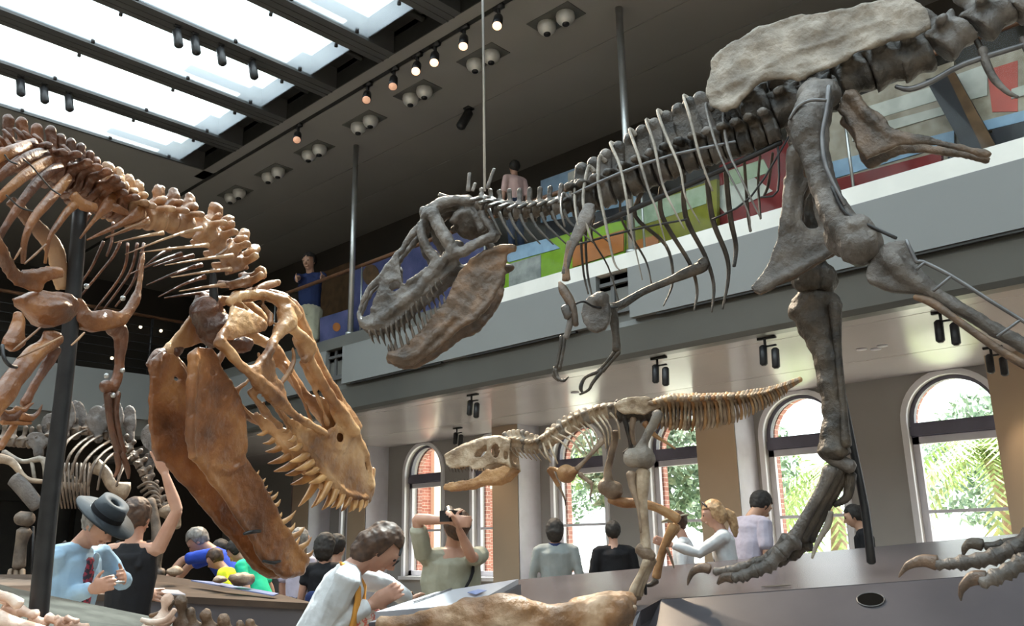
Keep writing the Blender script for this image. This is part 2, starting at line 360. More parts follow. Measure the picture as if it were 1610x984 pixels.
class Sag:
    """mid-plane of an animal: p(x,y,w) is the point seen at a pixel that lies w metres to the near side of that plane"""
    def __init__(s, a, b, mid=None):
        s.o = V(a); s.h = (V(b)-s.o).normalized()
        n = s.h.cross(V((0, 0, 1))).normalized()
        if n.dot(CAM-s.o) < 0: n = -n
        s.n = n
    def p(s, x, y, w=0):
        r = _F + _R*((x-805)/FPX) - _U*((y-492)/FPX)
        t = (s.o + s.n*w - CAM).dot(s.n)/r.dot(s.n); return CAM + r*t
    def dep(s, x, y, w=0): return (s.p(x, y, w)-CAM).dot(_F)
    def mir(s, q): q = V(q); return q - s.n*(2*(q-s.o).dot(s.n))
class Crop:
    """reads positions off an enlarged piece of the photo"""
    def __init__(s, sag, x0, y0, k): s.s = sag; s.x0 = x0; s.y0 = y0; s.k = k
    def p(s, x, y, w=0): return s.s.p(s.x0+x*s.k, s.y0+y*s.k, w)
    def r(s, x, y, r, w=0): return r*s.k*s.s.dep(s.x0+x*s.k, s.y0+y*s.k, w)/FPX
    def tube(s, g, pts, seg=8, flat=1, mirror=False, smooth=3, up=None):
        P = [s.p(a[0], a[1], a[2]) for a in pts]; R = [s.r(a[0], a[1], a[3], a[2]) for a in pts]
        if flat < 1: R = [q*flat for q in R]; flat = 1/flat
        g.tube(P, R, seg=seg, flat=flat, smooth=smooth, up=up or s.s.n)
        if mirror: g.tube([s.s.mir(q) for q in P], R, seg=seg, flat=flat, smooth=smooth, up=up or s.s.n)
    def bone(s, name, par, m, pts, flat=1, seg=8, smooth=4, label=None, up=None, knob=0):
        g = G(); s.tube(g, pts, seg=seg, flat=flat, smooth=smooth, up=up)
        if knob:
            for a in (pts[0], pts[-1]): g.ball(s.p(a[0], a[1], a[2]), s.r(a[0], a[1], a[3]*knob, a[2]), seg=8, rings=6)
        return g.build(name, m, par, label=label)
    def plate(s, g, outer, holes=(), th=.03, mirror=False):
        """points (x,y,w)"""
        o = [s.p(*a) for a in outer]; h = [[s.p(*a) for a in hh] for hh in holes]
        g.plate(o, h, s.s.n*th)
        if mirror: g.plate([s.s.mir(q) for q in o], [[s.s.mir(q) for q in hh] for hh in h], s.s.n*th)
def ell(cx, cy, rx, ry, w, n=12): return [(cx+rx*math.cos(2*math.pi*i/n), cy+ry*math.sin(2*math.pi*i/n), w) for i in range(n)]
def lerp(a, b, t): return [x+(y-x)*t for x, y in zip(a, b)]
def along(pts, t):
    """position at fraction t (0..1) of a polyline of tuples, by segment count"""
    u = t*(len(pts)-1); i = min(int(u), len(pts)-2); return lerp(pts[i], pts[i+1], u-i)
def tooth(par, m, a, b, r, bend=None, seg=7):
    a, b = V(a), V(b); mid = (a+b)*.5 + (V(bend) if bend is not None else V((0, 0, 0)))
    return G().tube([a, mid, b], [r, r*.72, r*.12], seg=seg, smooth=2, flat=.75).build('tooth', m, par)
def vertebra(par, m, c, ax, up, r, ln, sp=0, spw=0, tp=0, lean=0, chev=0, tpdrop=.2, name='vertebra', vox=None, plate_t=.3, tip=None):
    """spool-shaped body with neural spine, side processes and, in a tail, a chevron below"""
    c = V(c); ax = V(ax).normalized(); up = V(up); up = (up-ax*up.dot(ax)).normalized(); lat = ax.cross(up).normalized()
    g = G(); g.tube([c-ax*ln*.5, c-ax*ln*.3, c, c+ax*ln*.3, c+ax*ln*.5], [r, r*.95, r*.72, r*.95, r], seg=10, up=up, cap=False)
    if sp:
        b0 = c+up*r*.6; tp_ = c+up*(r+sp)+ax*lean if tip is None else V(tip)
        pts = [b0-ax*spw*.5, b0+ax*spw*.5, tp_+ax*spw*.6-up*sp*.1, tp_+ax*spw*.35, tp_-ax*spw*.35, tp_-ax*spw*.6-up*sp*.1]
        g.prism([p-lat*r*plate_t*.5 for p in pts], lat*r*plate_t)
        g.ball(tp_-up*sp*.04, spw*.5+r*.08, sq=(1, 1, 1), seg=8, rings=6)
        g.tube([c+up*r*.9-lat*r*.5, c+up*r*1.2, c+up*r*.9+lat*r*.5], r*.35, seg=6)
    if tp:
        for s in (1, -1):
            g.tube([c+up*r*.75, c+up*r*(.95-tpdrop*.3)+lat*s*tp*.5, c+up*r*(.9-tpdrop)+lat*s*tp-ax*tp*.12], [r*.45, r*.3, r*.32], seg=7, up=up, flat=1.3)
        for e in (.6, -.6): g.tube([c+up*r*.9+lat*r*.4, c+up*r*1.25+ax*ln*e+lat*r*.3], r*.26, seg=6); g.tube([c+up*r*.9-lat*r*.4, c+up*r*1.25+ax*ln*e-lat*r*.3], r*.26, seg=6)
    if chev:
        for s in (1, -1): g.tube([c-up*r*.85+lat*s*r*.5-ax*ln*.3, c-up*(r+chev*.4)-ax*ln*.5], r*.22, seg=6)
        g.tube([c-up*(r+chev*.4)-ax*ln*.5, c-up*(r+chev)-ax*(ln*.5+chev*.35)], [r*.24, r*.2], seg=6)
    return g.fuse(name, m, par, voxel=vox or max(.006, r*.17), it=3)
# ------------------------------------------------------------- large grey tyrannosaur
mat('bone_brown', (.035, .026, .019), (.17, .115, .078), rough=.5, scale=6, bump=.5, bscale=36)
mat('bone_claw', (.04, .028, .02), (.17, .11, .075), rough=.4, scale=9, bump=.4)
sg = Sag(W(1290, 130, 5.9), W(690, 400, 6.95))
n = sg.n; hd = sg.h; UPV = V((0, 0, 1))
hip = thing('dinosaur_skeleton', 'huge grey predator skeleton striding left with open jaws, biggest of the standing dinosaurs', 'dinosaur skeleton', (sg.p(1300, 870).x, sg.p(1300, 870).y, 1.3))
TR = hip
A = Crop(sg, 540, 240, .36597); Bc = Crop(sg, 720, 100, .33527); Cc = Crop(sg, 1080, 0, .33544); Dc = Crop(sg, 1100, 280, .32526); Ec = Crop(sg, 840, 340, .30488); Fc = Crop(sg, 1060, 640, .34965); Z = Crop(sg, 0, 0, 1)
# skull (the head is turned a little, so it has a mid-plane of its own)
class HSag:
    p = Sag.p; dep = Sag.dep; mir = Sag.mir
hs = HSag(); hs.o = W(690, 400, 6.95); rv = (hs.o-CAM); rv.z = 0; hs.n = -(rv.normalized()*math.cos(.06)+V((-rv.y, rv.x, 0)).normalized()*-math.sin(.06)); hs.h = hs.n.cross(V((0, 0, 1)))
A = Crop(hs, 540, 240, .36597)
g = G()
T = lambda pts, **k: A.tube(g, pts, mirror=True, **k)
T([(66, 692, .035, 11), (95, 612, .05, 11), (150, 540, .06, 13), (240, 430, .07, 14), (300, 345, .08, 17), (345, 300, .10, 20)])
T([(345, 300, .10, 20), (368, 252, .12, 28), (430, 215, .13, 26), (500, 205, .13, 24), (560, 215, .12, 22), (592, 245, .1, 20)])
T([(66, 692, .035, 12), (88, 735, .05, 20), (140, 735, .07, 24), (200, 690, .09, 26), (260, 640, .12, 26), (320, 590, .14, 24)])
T([(335, 305, .12, 22), (335, 350, .14, 20), (360, 410, .16, 20), (402, 455, .17, 24)])
T([(402, 455, .17, 18), (380, 490, .17, 14), (360, 515, .16, 12)])
T([(275, 560, .13, 12), (320, 535, .14, 12), (362, 500, .16, 14)])
T([(380, 250, .15, 30), (405, 310, .19, 30), (440, 370, .21, 30), (470, 415, .21, 32)])
T([(320, 590, .14, 22), (390, 510, .17, 24), (450, 450, .2, 28), (520, 420, .23, 26), (590, 380, .25, 24), (652, 362, .26, 26)])
T([(592, 245, .14, 22), (612, 290, .2, 18), (640, 330, .24, 18), (655, 362, .26, 22)])
T([(470, 295, .1, 20), (500, 265, .12, 22), (560, 265, .12, 24), (600, 330, .14, 22)])
A.plate(g, [(72, 705, .04), (85, 745, .05), (115, 772, .06), (180, 760, .08), (240, 722, .10), (300, 662, .12), (360, 602, .14), (425, 545, .17), (490, 490, .19), (500, 440, .20), (430, 470, .18), (380, 505, .16), (330, 545, .14), (290, 575, .13), (255, 560, .11), (243, 510, .10), (240, 450, .09), (215, 475, .08), (160, 550, .07), (125, 640, .06), (112, 695, .05)], [ell(221, 572, 24, 19, .10)], th=.022, mirror=True)
A.tube(g, [(100, 735, 0, 24), (220, 640, 0, 18), (380, 500, 0, 16), (500, 390, 0, 24)])
A.tube(g, [(360, 262, 0, 34), (440, 220, 0, 36), (540, 215, 0, 34)])
for y0 in (300, 255): g.tube([A.p(345, y0, .1), A.p(345, y0, 0), hs.mir(A.p(345, y0, .1))], A.r(345, y0, 22), seg=8)
g.ball(A.p(542, 300, 0), .135, seg=14, rings=10); g.ball(A.p(600, 330, 0), .09)
skull = g.fuse('skull', 'bone_grey', TR, voxel=.011, it=3, disp=.012, dscale=14)
for i in range(15):
    t = i/14; x, y, ww = along([(112, 772, .055), (180, 760, .08), (240, 722, .10), (300, 662, .12), (360, 600, .14), (415, 548, .165)], t)
    L = (34, 40, 46, 52, 56, 56, 54, 50, 46, 42, 38, 32, 28, 24, 20)[i]*(.85+.3*random.random())
    for s in (1, -1):
        a = A.p(x, y-8, ww); b = A.p(x+12, y+L, ww+.01); r = A.r(x, y, 9)
        if s < 0: a, b = hs.mir(a), hs.mir(b)
        tooth(skull, 'tooth_dark', a, b, r, hd*.008)
# lower jaw
g = G()
jaw = [(190, 850, .05), (192, 890, .05), (230, 915, .06), (300, 915, .08), (350, 880, .1), (420, 820, .13), (500, 750, .17), (565, 715, .20), (640, 620, .22), (690, 520, .23), (702, 440, .23), (742, 425, .24), (738, 400, .24), (680, 392, .24), (600, 430, .22), (545, 465, .2), (500, 505, .18), (470, 560, .17), (440, 635, .15), (400, 680, .14), (365, 720, .12), (330, 765, .1), (280, 812, .08), (230, 842, .06)]
A.plate(g, jaw, [], th=.02, mirror=True)
A.tube(g, [(195, 868, .05, 18), (250, 885, .07, 22), (320, 860, .1, 22), (400, 780, .13, 20), (480, 700, .17, 16)], mirror=True)
A.tube(g, [(300, 905, .08, 10), (400, 835, .12, 12), (500, 745, .17, 14), (570, 705, .20, 16), (640, 615, .22, 15), (690, 510, .23, 13)], mirror=True)
A.tube(g, [(550, 470, .2, 14), (620, 430, .22, 18), (700, 410, .24, 20), (735, 412, .24, 18)], mirror=True)
g.tube([A.p(200, 880, .05), A.p(200, 880, 0), hs.mir(A.p(200, 880, .05))], A.r(200, 880, 20))
lj = g.fuse('lower_jaw', 'bone_rust', TR, voxel=.011, it=3, disp=.01, dscale=14, label='rust-brown lower jaw')
for i in range(13):
    x, y, ww = along([(200, 848, .05), (230, 842, .06), (280, 812, .08), (330, 765, .1), (365, 720, .12), (400, 680, .14), (438, 636, .15)], i/12)
    L = (26, 40, 38, 60, 44, 56, 40, 40, 30, 28, 24, 20, 18)[i]
    for s in (1, -1):
        a = A.p(x, y+8, ww); b = A.p(x-L*.25, y-L, ww+.01)
        if s < 0: a, b = hs.mir(a), hs.mir(b)
        tooth(lj, 'tooth_dark', a, b, A.r(x, y, 9), hd*.006)
# column: neck and back
cen = [(758, 322), (785, 330), (812, 334), (840, 332), (868, 328), (900, 324), (935, 314), (975, 298), (1015, 279), (1055, 262), (1095, 247), (1135, 234), (1175, 222), (1215, 207)]
top = [(750, 292), (775, 292), (805, 288), (835, 286), (865, 284), (900, 272), (935, 255), (970, 232), (1005, 208), (1040, 188), (1075, 165), (1105, 150), (1140, 158), (1180, 150)]
N_ = 25
for i in range(N_):
    t = i/(N_-1); c = along(cen, t); e = along(top, t); c2 = along(cen, min(1, t+.02)); c0 = along(cen, max(0, t-.02))
    C3 = sg.p(*c); E3 = sg.p(*e); axv = sg.p(*c2)-sg.p(*c0); k = sg.dep(*c)/FPX
    neck = t < .38
    if neck: E3 = C3.lerp(E3, .72)+hd*(-.03)
    r = (.058 if neck else .105); upv = (E3-C3); spn = max(.06, upv.length-r)
    vertebra(TR, 'bone_dark' if i % 4 else 'bone_grey', C3, axv, upv, r, .075 if neck else .092, sp=spn, spw=.035 if neck else .10, tp=.15 if neck else .2, tip=E3, plate_t=.5, tpdrop=1.3 if neck else .2)
for i in range(9):   # neck ribs
    t = .03+.37*i/8; c = along(cen, t)
    for s in (1, -1):
        a = sg.p(c[0], c[1]+2, .09*s); Z.bone('neck_rib', TR, 'bone_dark', [(c[0], c[1]+4, .09*s, 3.2), (c[0]+9, c[1]+24, .11*s, 2.3), (c[0]+20+4*i, c[1]+44+i*2, .11*s, 1.0)], flat=.6, smooth=3)
for x, y, x2, y2 in ((736, 300, 738, 272), (743, 300, 747, 288), (766, 296, 777, 265), (690, 306, 712, 312)): Z.bone('neck_spine', TR, 'bone_grey', [(x, y, .02, 4), ((x+x2)/2, (y+y2)/2, .02, 3), (x2, y2, .02, 3)], flat=.5, smooth=2)
# ribs: near side pale, far side dark (photo positions of each)
near = [[(1075, 152), (1085, 185), (1100, 245), (1120, 300)], [(1034, 175), (1046, 210), (1069, 265), (1078, 310), (1100, 350)], [(1016, 190), (1028, 225), (1042, 290), (1060, 330), (1076, 360)], [(990, 205), (1002, 240), (1020, 300), (1032, 330), (1048, 388)],
        [(960, 226), (975, 262), (985, 312), (990, 350), (1010, 440)], [(943, 247), (941, 290), (952, 350), (965, 410), (975, 425)], [(925, 263), (917, 310), (922, 350), (930, 378)], [(905, 285), (904, 320), (908, 350), (914, 366)], [(885, 305), (882, 330), (888, 356)],
        [(1110, 165), (1122, 215), (1140, 262), (1175, 330), (1180, 365)], [(1137, 180), (1145, 235), (1165, 280), (1196, 343)]]
for i, rb in enumerate(near):
    pts = []
    for j, (x, y) in enumerate(rb):
        t = j/(len(rb)-1); ww = .06+.30*math.sin(min(1, t*1.15)*math.pi*.62); pts.append((x, y, ww, (4.2, 4.6, 3.8, 2.8, 1.6)[min(j, 4)]*(.8 if i > 5 else 1)))
    pts = [(rb[0][0]+10, rb[0][1]+8, .03, 4)] + pts
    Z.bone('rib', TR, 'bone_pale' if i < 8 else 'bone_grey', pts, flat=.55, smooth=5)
far = [[(1010, 300), (999, 340), (1047, 386), (1058, 441), (1043, 481)], [(1040, 290), (1041, 340), (1084, 413), (1096, 456), (1091, 489)], [(1075, 275), (1078, 340), (1108, 401), (1122, 447), (1119, 491)], [(1110, 265), (1120, 343), (1142, 401), (1145, 438), (1136, 486)],
       [(1140, 260), (1148, 340), (1157, 386), (1154, 419)], [(975, 310), (979, 349), (1014, 407), (1024, 445)], [(935, 340), (931, 374), (956, 419), (974, 477)], [(915, 345), (914, 386), (918, 431), (925, 462)], [(922, 345), (921, 386), (924, 431), (931, 465)],
       [(1170, 250), (1176, 335), (1180, 364)], [(1195, 245), (1192, 290), (1196, 344)], [(1215, 240), (1208, 290), (1200, 310)]]
for i, rb in enumerate(far):
    pts = [(x, y, -(.05+.32*math.sin(min(1, j/(len(rb)-1)*1.1)*math.pi*.62)), (4, 4.4, 3.8, 3.0, 1.6)[min(j, 4)]*(1 if i < 5 else .6)) for j, (x, y) in enumerate(rb)]
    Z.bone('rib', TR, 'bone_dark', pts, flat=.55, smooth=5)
# armature rods running through the chest
Z.bone('support_rod', TR, 'black_metal', [(1228, 224, 0, 4.6), (1150, 260, 0, 4.6), (1060, 300, 0, 4.6), (935, 356, 0, 4.6)], smooth=2, label='dark steel rod under the spine')
Z.bone('support_rod', TR, 'rod_steel', [(1156, 223, .2, 2.6), (1060, 243, .25, 2.6), (975, 272, .25, 2.6), (900, 306, .2, 2.6)], smooth=2)
for pts in ([(1223, 227), (1223, 300), (1196, 310)], [(1240, 215), (1180, 310), (1120, 345)], [(905, 385), (1000, 360), (1080, 345)]): Z.bone('support_rod', TR, 'black_metal', [(a, b, 0, 1.8) for a, b in pts], smooth=3)
# shoulder blades, arms
Bc.bone('shoulder_blade', TR, 'bone_grey', [(618, 660, .34, 26), (600, 720, .35, 40), (560, 800, .36, 30), (525, 880, .37, 20), (500, 985, .37, 17)], flat=.4)
Ec.bone('shoulder_blade', TR, 'bone_rust', [(185, 130, .37, 20), (165, 250, .37, 18), (165, 330, .36, 24)], flat=.5)
Ec.bone('upper_arm', TR, 'bone_rust', [(130, 340, .36, 8), (150, 380, .36, 26), (180, 430, .36, 26), (200, 480, .36, 22), (215, 560, .36, 16)])
Ec.bone('elbow', TR, 'bone_grey', [(160, 470, .38, 26), (175, 520, .38, 22)])
Ec.bone('forearm', TR, 'bone_grey', [(195, 500, .36, 20), (180, 570, .36, 18), (165, 620, .36, 16)], knob=1.1)
for dx in (0, 18): Ec.bone('forearm', TR, 'bone_dark', [(140+dx, 620, .36, 12), (130+dx, 700, .36, 9), (112+dx, 790, .36, 11)])
Ec.bone('finger', TR, 'bone_dark', [(110, 790, .36, 14), (120, 830, .36, 11), (150, 848, .38, 9), (175, 828, .38, 4)]); Ec.bone('finger', TR, 'bone_dark', [(105, 780, .34, 10), (98, 820, .34, 8), (125, 850, .34, 4)])
g = G(); Ec.plate(g, ell(322, 500, 78, 100, .05), th=.05); g.ball(Ec.p(345, 430, .05), .065)
g.fuse('coracoid', 'bone_grey', TR, voxel=.012, disp=.008)
Ec.bone('shoulder_blade', TR, 'bone_dark', [(862, 222, -.28, 26), (870, 255, -.28, 34), (790, 290, -.3, 30), (690, 335, -.3, 20), (560, 390, -.28, 19), (450, 455, -.2, 24), (400, 470, -.1, 30)], flat=.45)
Ec.bone('upper_arm', TR, 'bone_dark', [(395, 470, -.1, 34), (410, 540, -.12, 26), (420, 610, -.12, 20), (425, 690, -.12, 25)])
for dx in (0, 22): Ec.bone('forearm', TR, 'bone_dark', [(415+dx, 700, -.12, 12), (370+dx, 755, -.12, 8), (330+dx, 800, -.12, 11)])
Ec.bone('finger', TR, 'bone_dark', [(350, 795, -.12, 12), (300, 860, -.12, 10), (280, 895, -.12, 8), (235, 918, -.12, 6)]); Ec.bone('finger', TR, 'bone_dark', [(335, 800, -.12, 12), (265, 830, -.12, 9), (240, 880, -.12, 12), (250, 912, -.12, 5)])
Ec.bone('support_rod', TR, 'black_metal', [(205, 455, .3, 6), (255, 440, .25, 6), (320, 470, .1, 6), (430, 468, 0, 6)])
# pelvis
il = [(90, 440), (110, 290), (180, 210), (330, 130), (500, 70), (740, 40), (900, 0), (960, -25), (1050, -20), (1125, 55), (1148, 130), (1080, 168), (980, 188), (880, 212), (760, 270), (700, 300), (600, 350), (520, 385), (470, 372), (400, 372), (330, 390), (270, 440), (240, 500), (180, 525), (110, 500)]
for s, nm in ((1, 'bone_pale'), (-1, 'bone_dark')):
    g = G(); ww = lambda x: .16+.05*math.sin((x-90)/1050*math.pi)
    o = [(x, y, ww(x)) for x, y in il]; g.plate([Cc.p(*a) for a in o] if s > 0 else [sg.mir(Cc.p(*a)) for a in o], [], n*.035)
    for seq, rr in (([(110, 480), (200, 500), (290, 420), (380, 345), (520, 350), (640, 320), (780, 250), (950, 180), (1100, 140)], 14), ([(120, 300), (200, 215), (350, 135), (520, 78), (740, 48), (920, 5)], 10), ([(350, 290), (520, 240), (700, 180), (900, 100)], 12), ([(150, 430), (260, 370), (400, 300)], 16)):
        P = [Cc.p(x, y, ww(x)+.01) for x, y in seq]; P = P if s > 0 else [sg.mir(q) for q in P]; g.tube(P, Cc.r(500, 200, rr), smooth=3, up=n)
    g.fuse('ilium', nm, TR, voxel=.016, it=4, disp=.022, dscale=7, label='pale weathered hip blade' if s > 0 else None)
for x, y, r in ((1190, 175, 27), (1240, 172, 26), (1290, 160, 26), (1345, 125, 28), (1395, 108, 29), (1440, 95, 28)):
    vertebra(TR, 'bone_dark', Z.p(x, y, 0), -hd, UPV, r*5.8/FPX*1.05, .2, sp=.14, spw=.12, tp=.16)
for x, y, sp_, m_ in ((1500, 62, .16, 'bone_grey'), (1562, 30, .16, 'bone_grey'), (1620, 5, .16, 'bone_grey'), (1675, -25, .15, 'bone_grey'), (1728, -52, .14, 'bone_dark'), (1780, -78, .13, 'bone_grey'), (1830, -102, .12, 'bone_dark'), (1878, -126, .11, 'bone_grey')):
    vertebra(TR, m_, Z.p(x, y, 0), -hd+UPV*.45, UPV, .115, .2, sp=sp_, spw=.1, tp=.2)
Cc.bone('chevron_bone', TR, 'bone_grey', [(1385, 230, 0, 22), (1400, 290, 0, 20), (1440, 370, 0, 18), (1500, 430, 0, 13), (1550, 455, 0, 8)])
Cc.bone('chevron_bone', TR, 'bone_dark', [(1290, 100, 0, 14), (1370, 210, 0, 14), (1385, 270, 0, 12)])
Cc.bone('chevron_bone', TR, 'bone_grey', [(1570, 180, 0, 16), (1600, 250, 0, 14), (1650, 320, 0, 10)])
Cc.bone('support_rod', TR, 'rod_steel', [(980, 405, 0, 10), (1045, 418, 0, 15), (1150, 380, 0, 15), (1300, 300, 0, 15), (1600, 205, 0, 14)], smooth=3, label='grey steel rod under the tail')
# pubis with boot, ischium
for s in (1, -1):
    g = G(); pb = [(405, 0, .06), (540, 0, .06), (505, 80, .05), (492, 200, .04), (520, 238, .03), (600, 245, .03), (645, 262, .02), (682, 332, .02), (560, 408, .02), (290, 560, .02), (250, 530, .02), (330, 420, .02), (380, 290, .03), (396, 150, .05)]
    o = [Dc.p(x, y, w_) for x, y, w_ in pb]; g.plate(o if s > 0 else [sg.mir(q) for q in o], [], n*.04)
    for seq in ([(470, -140, .14, 50), (455, 0, .06, 42), (440, 120, .05, 34), (430, 250, .03, 30)], [(270, 540, .02, 16), (420, 468, .03, 22), (560, 395, .03, 20), (670, 330, .03, 16)], [(560, -20, .1, 16), (560, 100, .06, 16), (590, 240, .03, 16)]):
        P = [Dc.p(a, b, c) for a, b, c, r in seq]; R_ = [Dc.r(a, b, r, c) for a, b, c, r in seq]; g.tube(P if s > 0 else [sg.mir(q) for q in P], R_, smooth=3, up=n)
    g.fuse('pubis', 'bone_grey' if s > 0 else 'bone_rust', TR, voxel=.012, it=3, disp=.01, dscale=10)
    g = G(); isq = [(740, 420), (790, 430), (850, 500), (920, 540), (960, 600), (1010, 618), (1100, 632), (1250, 668), (1420, 712), (1412, 742), (1250, 700), (1100, 676), (1000, 684), (900, 722), (842, 748), (800, 700), (780, 620), (740, 560), (700, 520)]
    o = [Cc.p(x, y, .10-.06*(x-700)/700) for x, y in isq]; g.plate(o if s > 0 else [sg.mir(q) for q in o], [], n*.035)
    P = [Cc.p(x, y, .10-.06*(x-700)/700) for x, y in ((760, 440), (860, 560), (960, 640), (1100, 655), (1250, 685), (1415, 728))]; g.tube(P if s > 0 else [sg.mir(q) for q in P], [.05, .045, .03, .022, .02, .024], smooth=3, up=n)
    g.fuse('ischium', 'bone_brown', TR, voxel=.012, it=3, disp=.01, dscale=10)
# near leg
g = G()
Z.tube(g, [(1262, 152, .16, 15), (1285, 150, .26, 27), (1272, 195, .33, 33), (1283, 250, .34, 22), (1298, 300, .35, 21), (1318, 345, .36, 26), (1345, 378, .37, 32)], seg=12)
g.ball(Z.p(1352, 384, .37), .135); g.ball(Z.p(1330, 372, .30), .13); g.ball(Z.p(1298, 148, .24), .1); g.tube([Z.p(1340, 360, .42), Z.p(1362, 352, .42)], [.1, .06])
g.fuse('thigh_bone', 'bone_grey', TR, voxel=.014, it=4, disp=.012, dscale=10)
g = G()
tib = [(838, 375), (880, 335), (940, 302), (1000, 300), (1040, 345), (1050, 410), (1100, 470), (1200, 560), (1330, 650), (1568, 790), (1568, 840), (1300, 690), (1160, 610), (1050, 570), (950, 555), (812, 505), (798, 470)]
g.plate([Dc.p(x, y, .38) for x, y in tib], [], n*.07)
Dc.tube(g, [(880, 380, .40, 44), (930, 400, .40, 60), (1000, 470, .40, 52), (1100, 540, .40, 38), (1250, 625, .40, 34), (1400, 715, .40, 34), (1568, 810, .40, 38), (1750, 900, .40, 42), (1900, 1010, .40, 46), (1960, 1090, .40, 62)], seg=10)
g.fuse('shin_bone', 'bone_grey', TR, voxel=.014, it=4, disp=.012, dscale=9)
Dc.bone('calf_bone', TR, 'bone_rust', [(1040, 575, .40, 14), (1120, 600, .42, 22), (1250, 690, .44, 18), (1420, 810, .44, 20), (1568, 900, .44, 22), (1750, 985, .44, 24), (1920, 1080, .42, 26)])
Dc.bone('support_rod', TR, 'rod_steel', [(1000, 300, .46, 9), (1045, 400, .46, 10), (1080, 405, .46, 10), (1220, 475, .46, 10), (1400, 590, .46, 10), (1620, 725, .46, 10)], smooth=3)
Dc.bone('support_rod', TR, 'black_metal', [(640, 40, .46, 9), (690, 150, .46, 9), (760, 200, .46, 9), (950, 290, .46, 9)], smooth=3)
Cc.bone('support_rod', TR, 'rod_steel', [(665, 405, .44, 12), (655, 520, .45, 11), (635, 640, .45, 11), (655, 790, .46, 11), (740, 960, .46, 9)], smooth=3, label='bent steel strap along the thigh')
Cc.bone('support_rod', TR, 'rod_steel', [(480, 560, .42, 7), (520, 500, .44, 8), (580, 470, .46, 8), (650, 470, .46, 8)], smooth=3)
for x, y, x2, y2 in ((1220, 470, 1130, 545), (1550, 685, 1440, 765), (1090, 405, 1050, 440)): Dc.bone('clamp', TR, 'rod_steel', [(x, y, .46, 8), ((x+x2)/2, (y+y2)/2, .47, 7), (x2, y2, .46, 8)], smooth=2)
# far leg
g = G(); Z.tube(g, [(1262, 185, -.2, 28), (1262, 270, -.33, 18), (1268, 350, -.34, 18), (1275, 420, -.35, 24)], seg=10); g.ball(Z.p(1270, 436, -.3), .12); g.ball(Z.p(1290, 440, -.38), .12)
g.fuse('thigh_bone', 'bone_dark', TR, voxel=.014, disp=.014, dscale=12)
g = G(); Z.tube(g, [(1276, 470, -.36, 31), (1280, 505, -.36, 29), (1296, 545, -.36, 22), (1306, 600, -.36, 19), (1312, 650, -.36, 18), (1310, 690, -.36, 22), (1310, 712, -.36, 28)], seg=12)
g.ball(Z.p(1262, 488, -.36), .1); g.ball(Z.p(1300, 478, -.4), .1)
g.fuse('shin_bone', 'bone_dark', TR, voxel=.014, it=4, disp=.014, dscale=11)
Z.bone('calf_bone', TR, 'bone_dark', [(1312, 480, -.3, 11), (1318, 560, -.3, 6), (1326, 640, -.3, 6), (1330, 700, -.3, 9)])
Fc.bone('ankle', TR, 'bone_grey', [(660, 195, -.36, 22), (730, 240, -.36, 34), (800, 270, -.36, 32)])
for k, (dx, dw) in enumerate(((-22, .0), (14, -.05), (42, -.10))):
    Fc.bone('foot_bone', TR, 'bone_grey' if k == 0 else 'bone_dark', [(725+dx, 280, -.33+dw, 34), (690+dx, 360, -.33+dw, 26), (640+dx, 450, -.33+dw, 24), (590+dx, 540, -.33+dw, 27), (560+dx, 590, -.33+dw, 34)], seg=9)
Fc.bone('foot_bone', TR, 'bone_pale', [(705, 470, -.3, 12), (690, 530, -.3, 16), (655, 590, -.3, 12), (632, 640, -.3, 9), (620, 680, -.3, 5)], flat=.6)
Fc.bone('foot_bone', TR, 'bone_dark', [(790, 300, -.42, 30), (780, 400, -.42, 20), (720, 440, -.42, 12)])
def toe(cr, pts, m='bone_grey', claw=None):
    pts = [(a, b, c, d*1.3) for a, b, c, d in pts]; claw = [(a, b, c, d*1.15) for a, b, c, d in claw] if claw else None
    for (x0, y0, w0, r0), (x1, y1, w1, r1) in zip(pts, pts[1:]):
        mx = ((x0+x1)/2, (y0+y1)/2-2, (w0+w1)/2, (r0+r1)/2*.7); cr.bone('toe_bone', TR, m, [(x0+(x1-x0)*.06, y0+(y1-y0)*.06, w0, r0), mx, (x0+(x1-x0)*.92, y0+(y1-y0)*.92, w1, r1*.98)], seg=9, smooth=3)
    if claw: cr.bone('claw', TR, 'bone_dark' if m == 'bone_dark' else 'bone_claw', claw, flat=.55, smooth=4, seg=8)
toe(Fc, [(545, 600, -.30, 36), (480, 655, -.28, 30), (425, 712, -.26, 30), (370, 735, -.24, 26), (310, 760, -.23, 24), (265, 768, -.22, 20)], claw=[(265, 768, -.22, 22), (225, 765, -.22, 18), (195, 795, -.22, 6)])
toe(Fc, [(520, 590, -.36, 30), (430, 680, -.38, 24), (370, 700, -.40, 22), (300, 722, -.42, 20), (240, 735, -.43, 18), (180, 740, -.44, 16)], claw=[(160, 730, -.44, 20), (130, 722, -.44, 19), (90, 735, -.44, 14), (70, 765, -.44, 9), (60, 800, -.44, 3)])
toe(Fc, [(600, 610, -.42, 30), (540, 660, -.46, 24), (480, 690, -.5, 22), (400, 712, -.54, 18)], m='bone_dark')
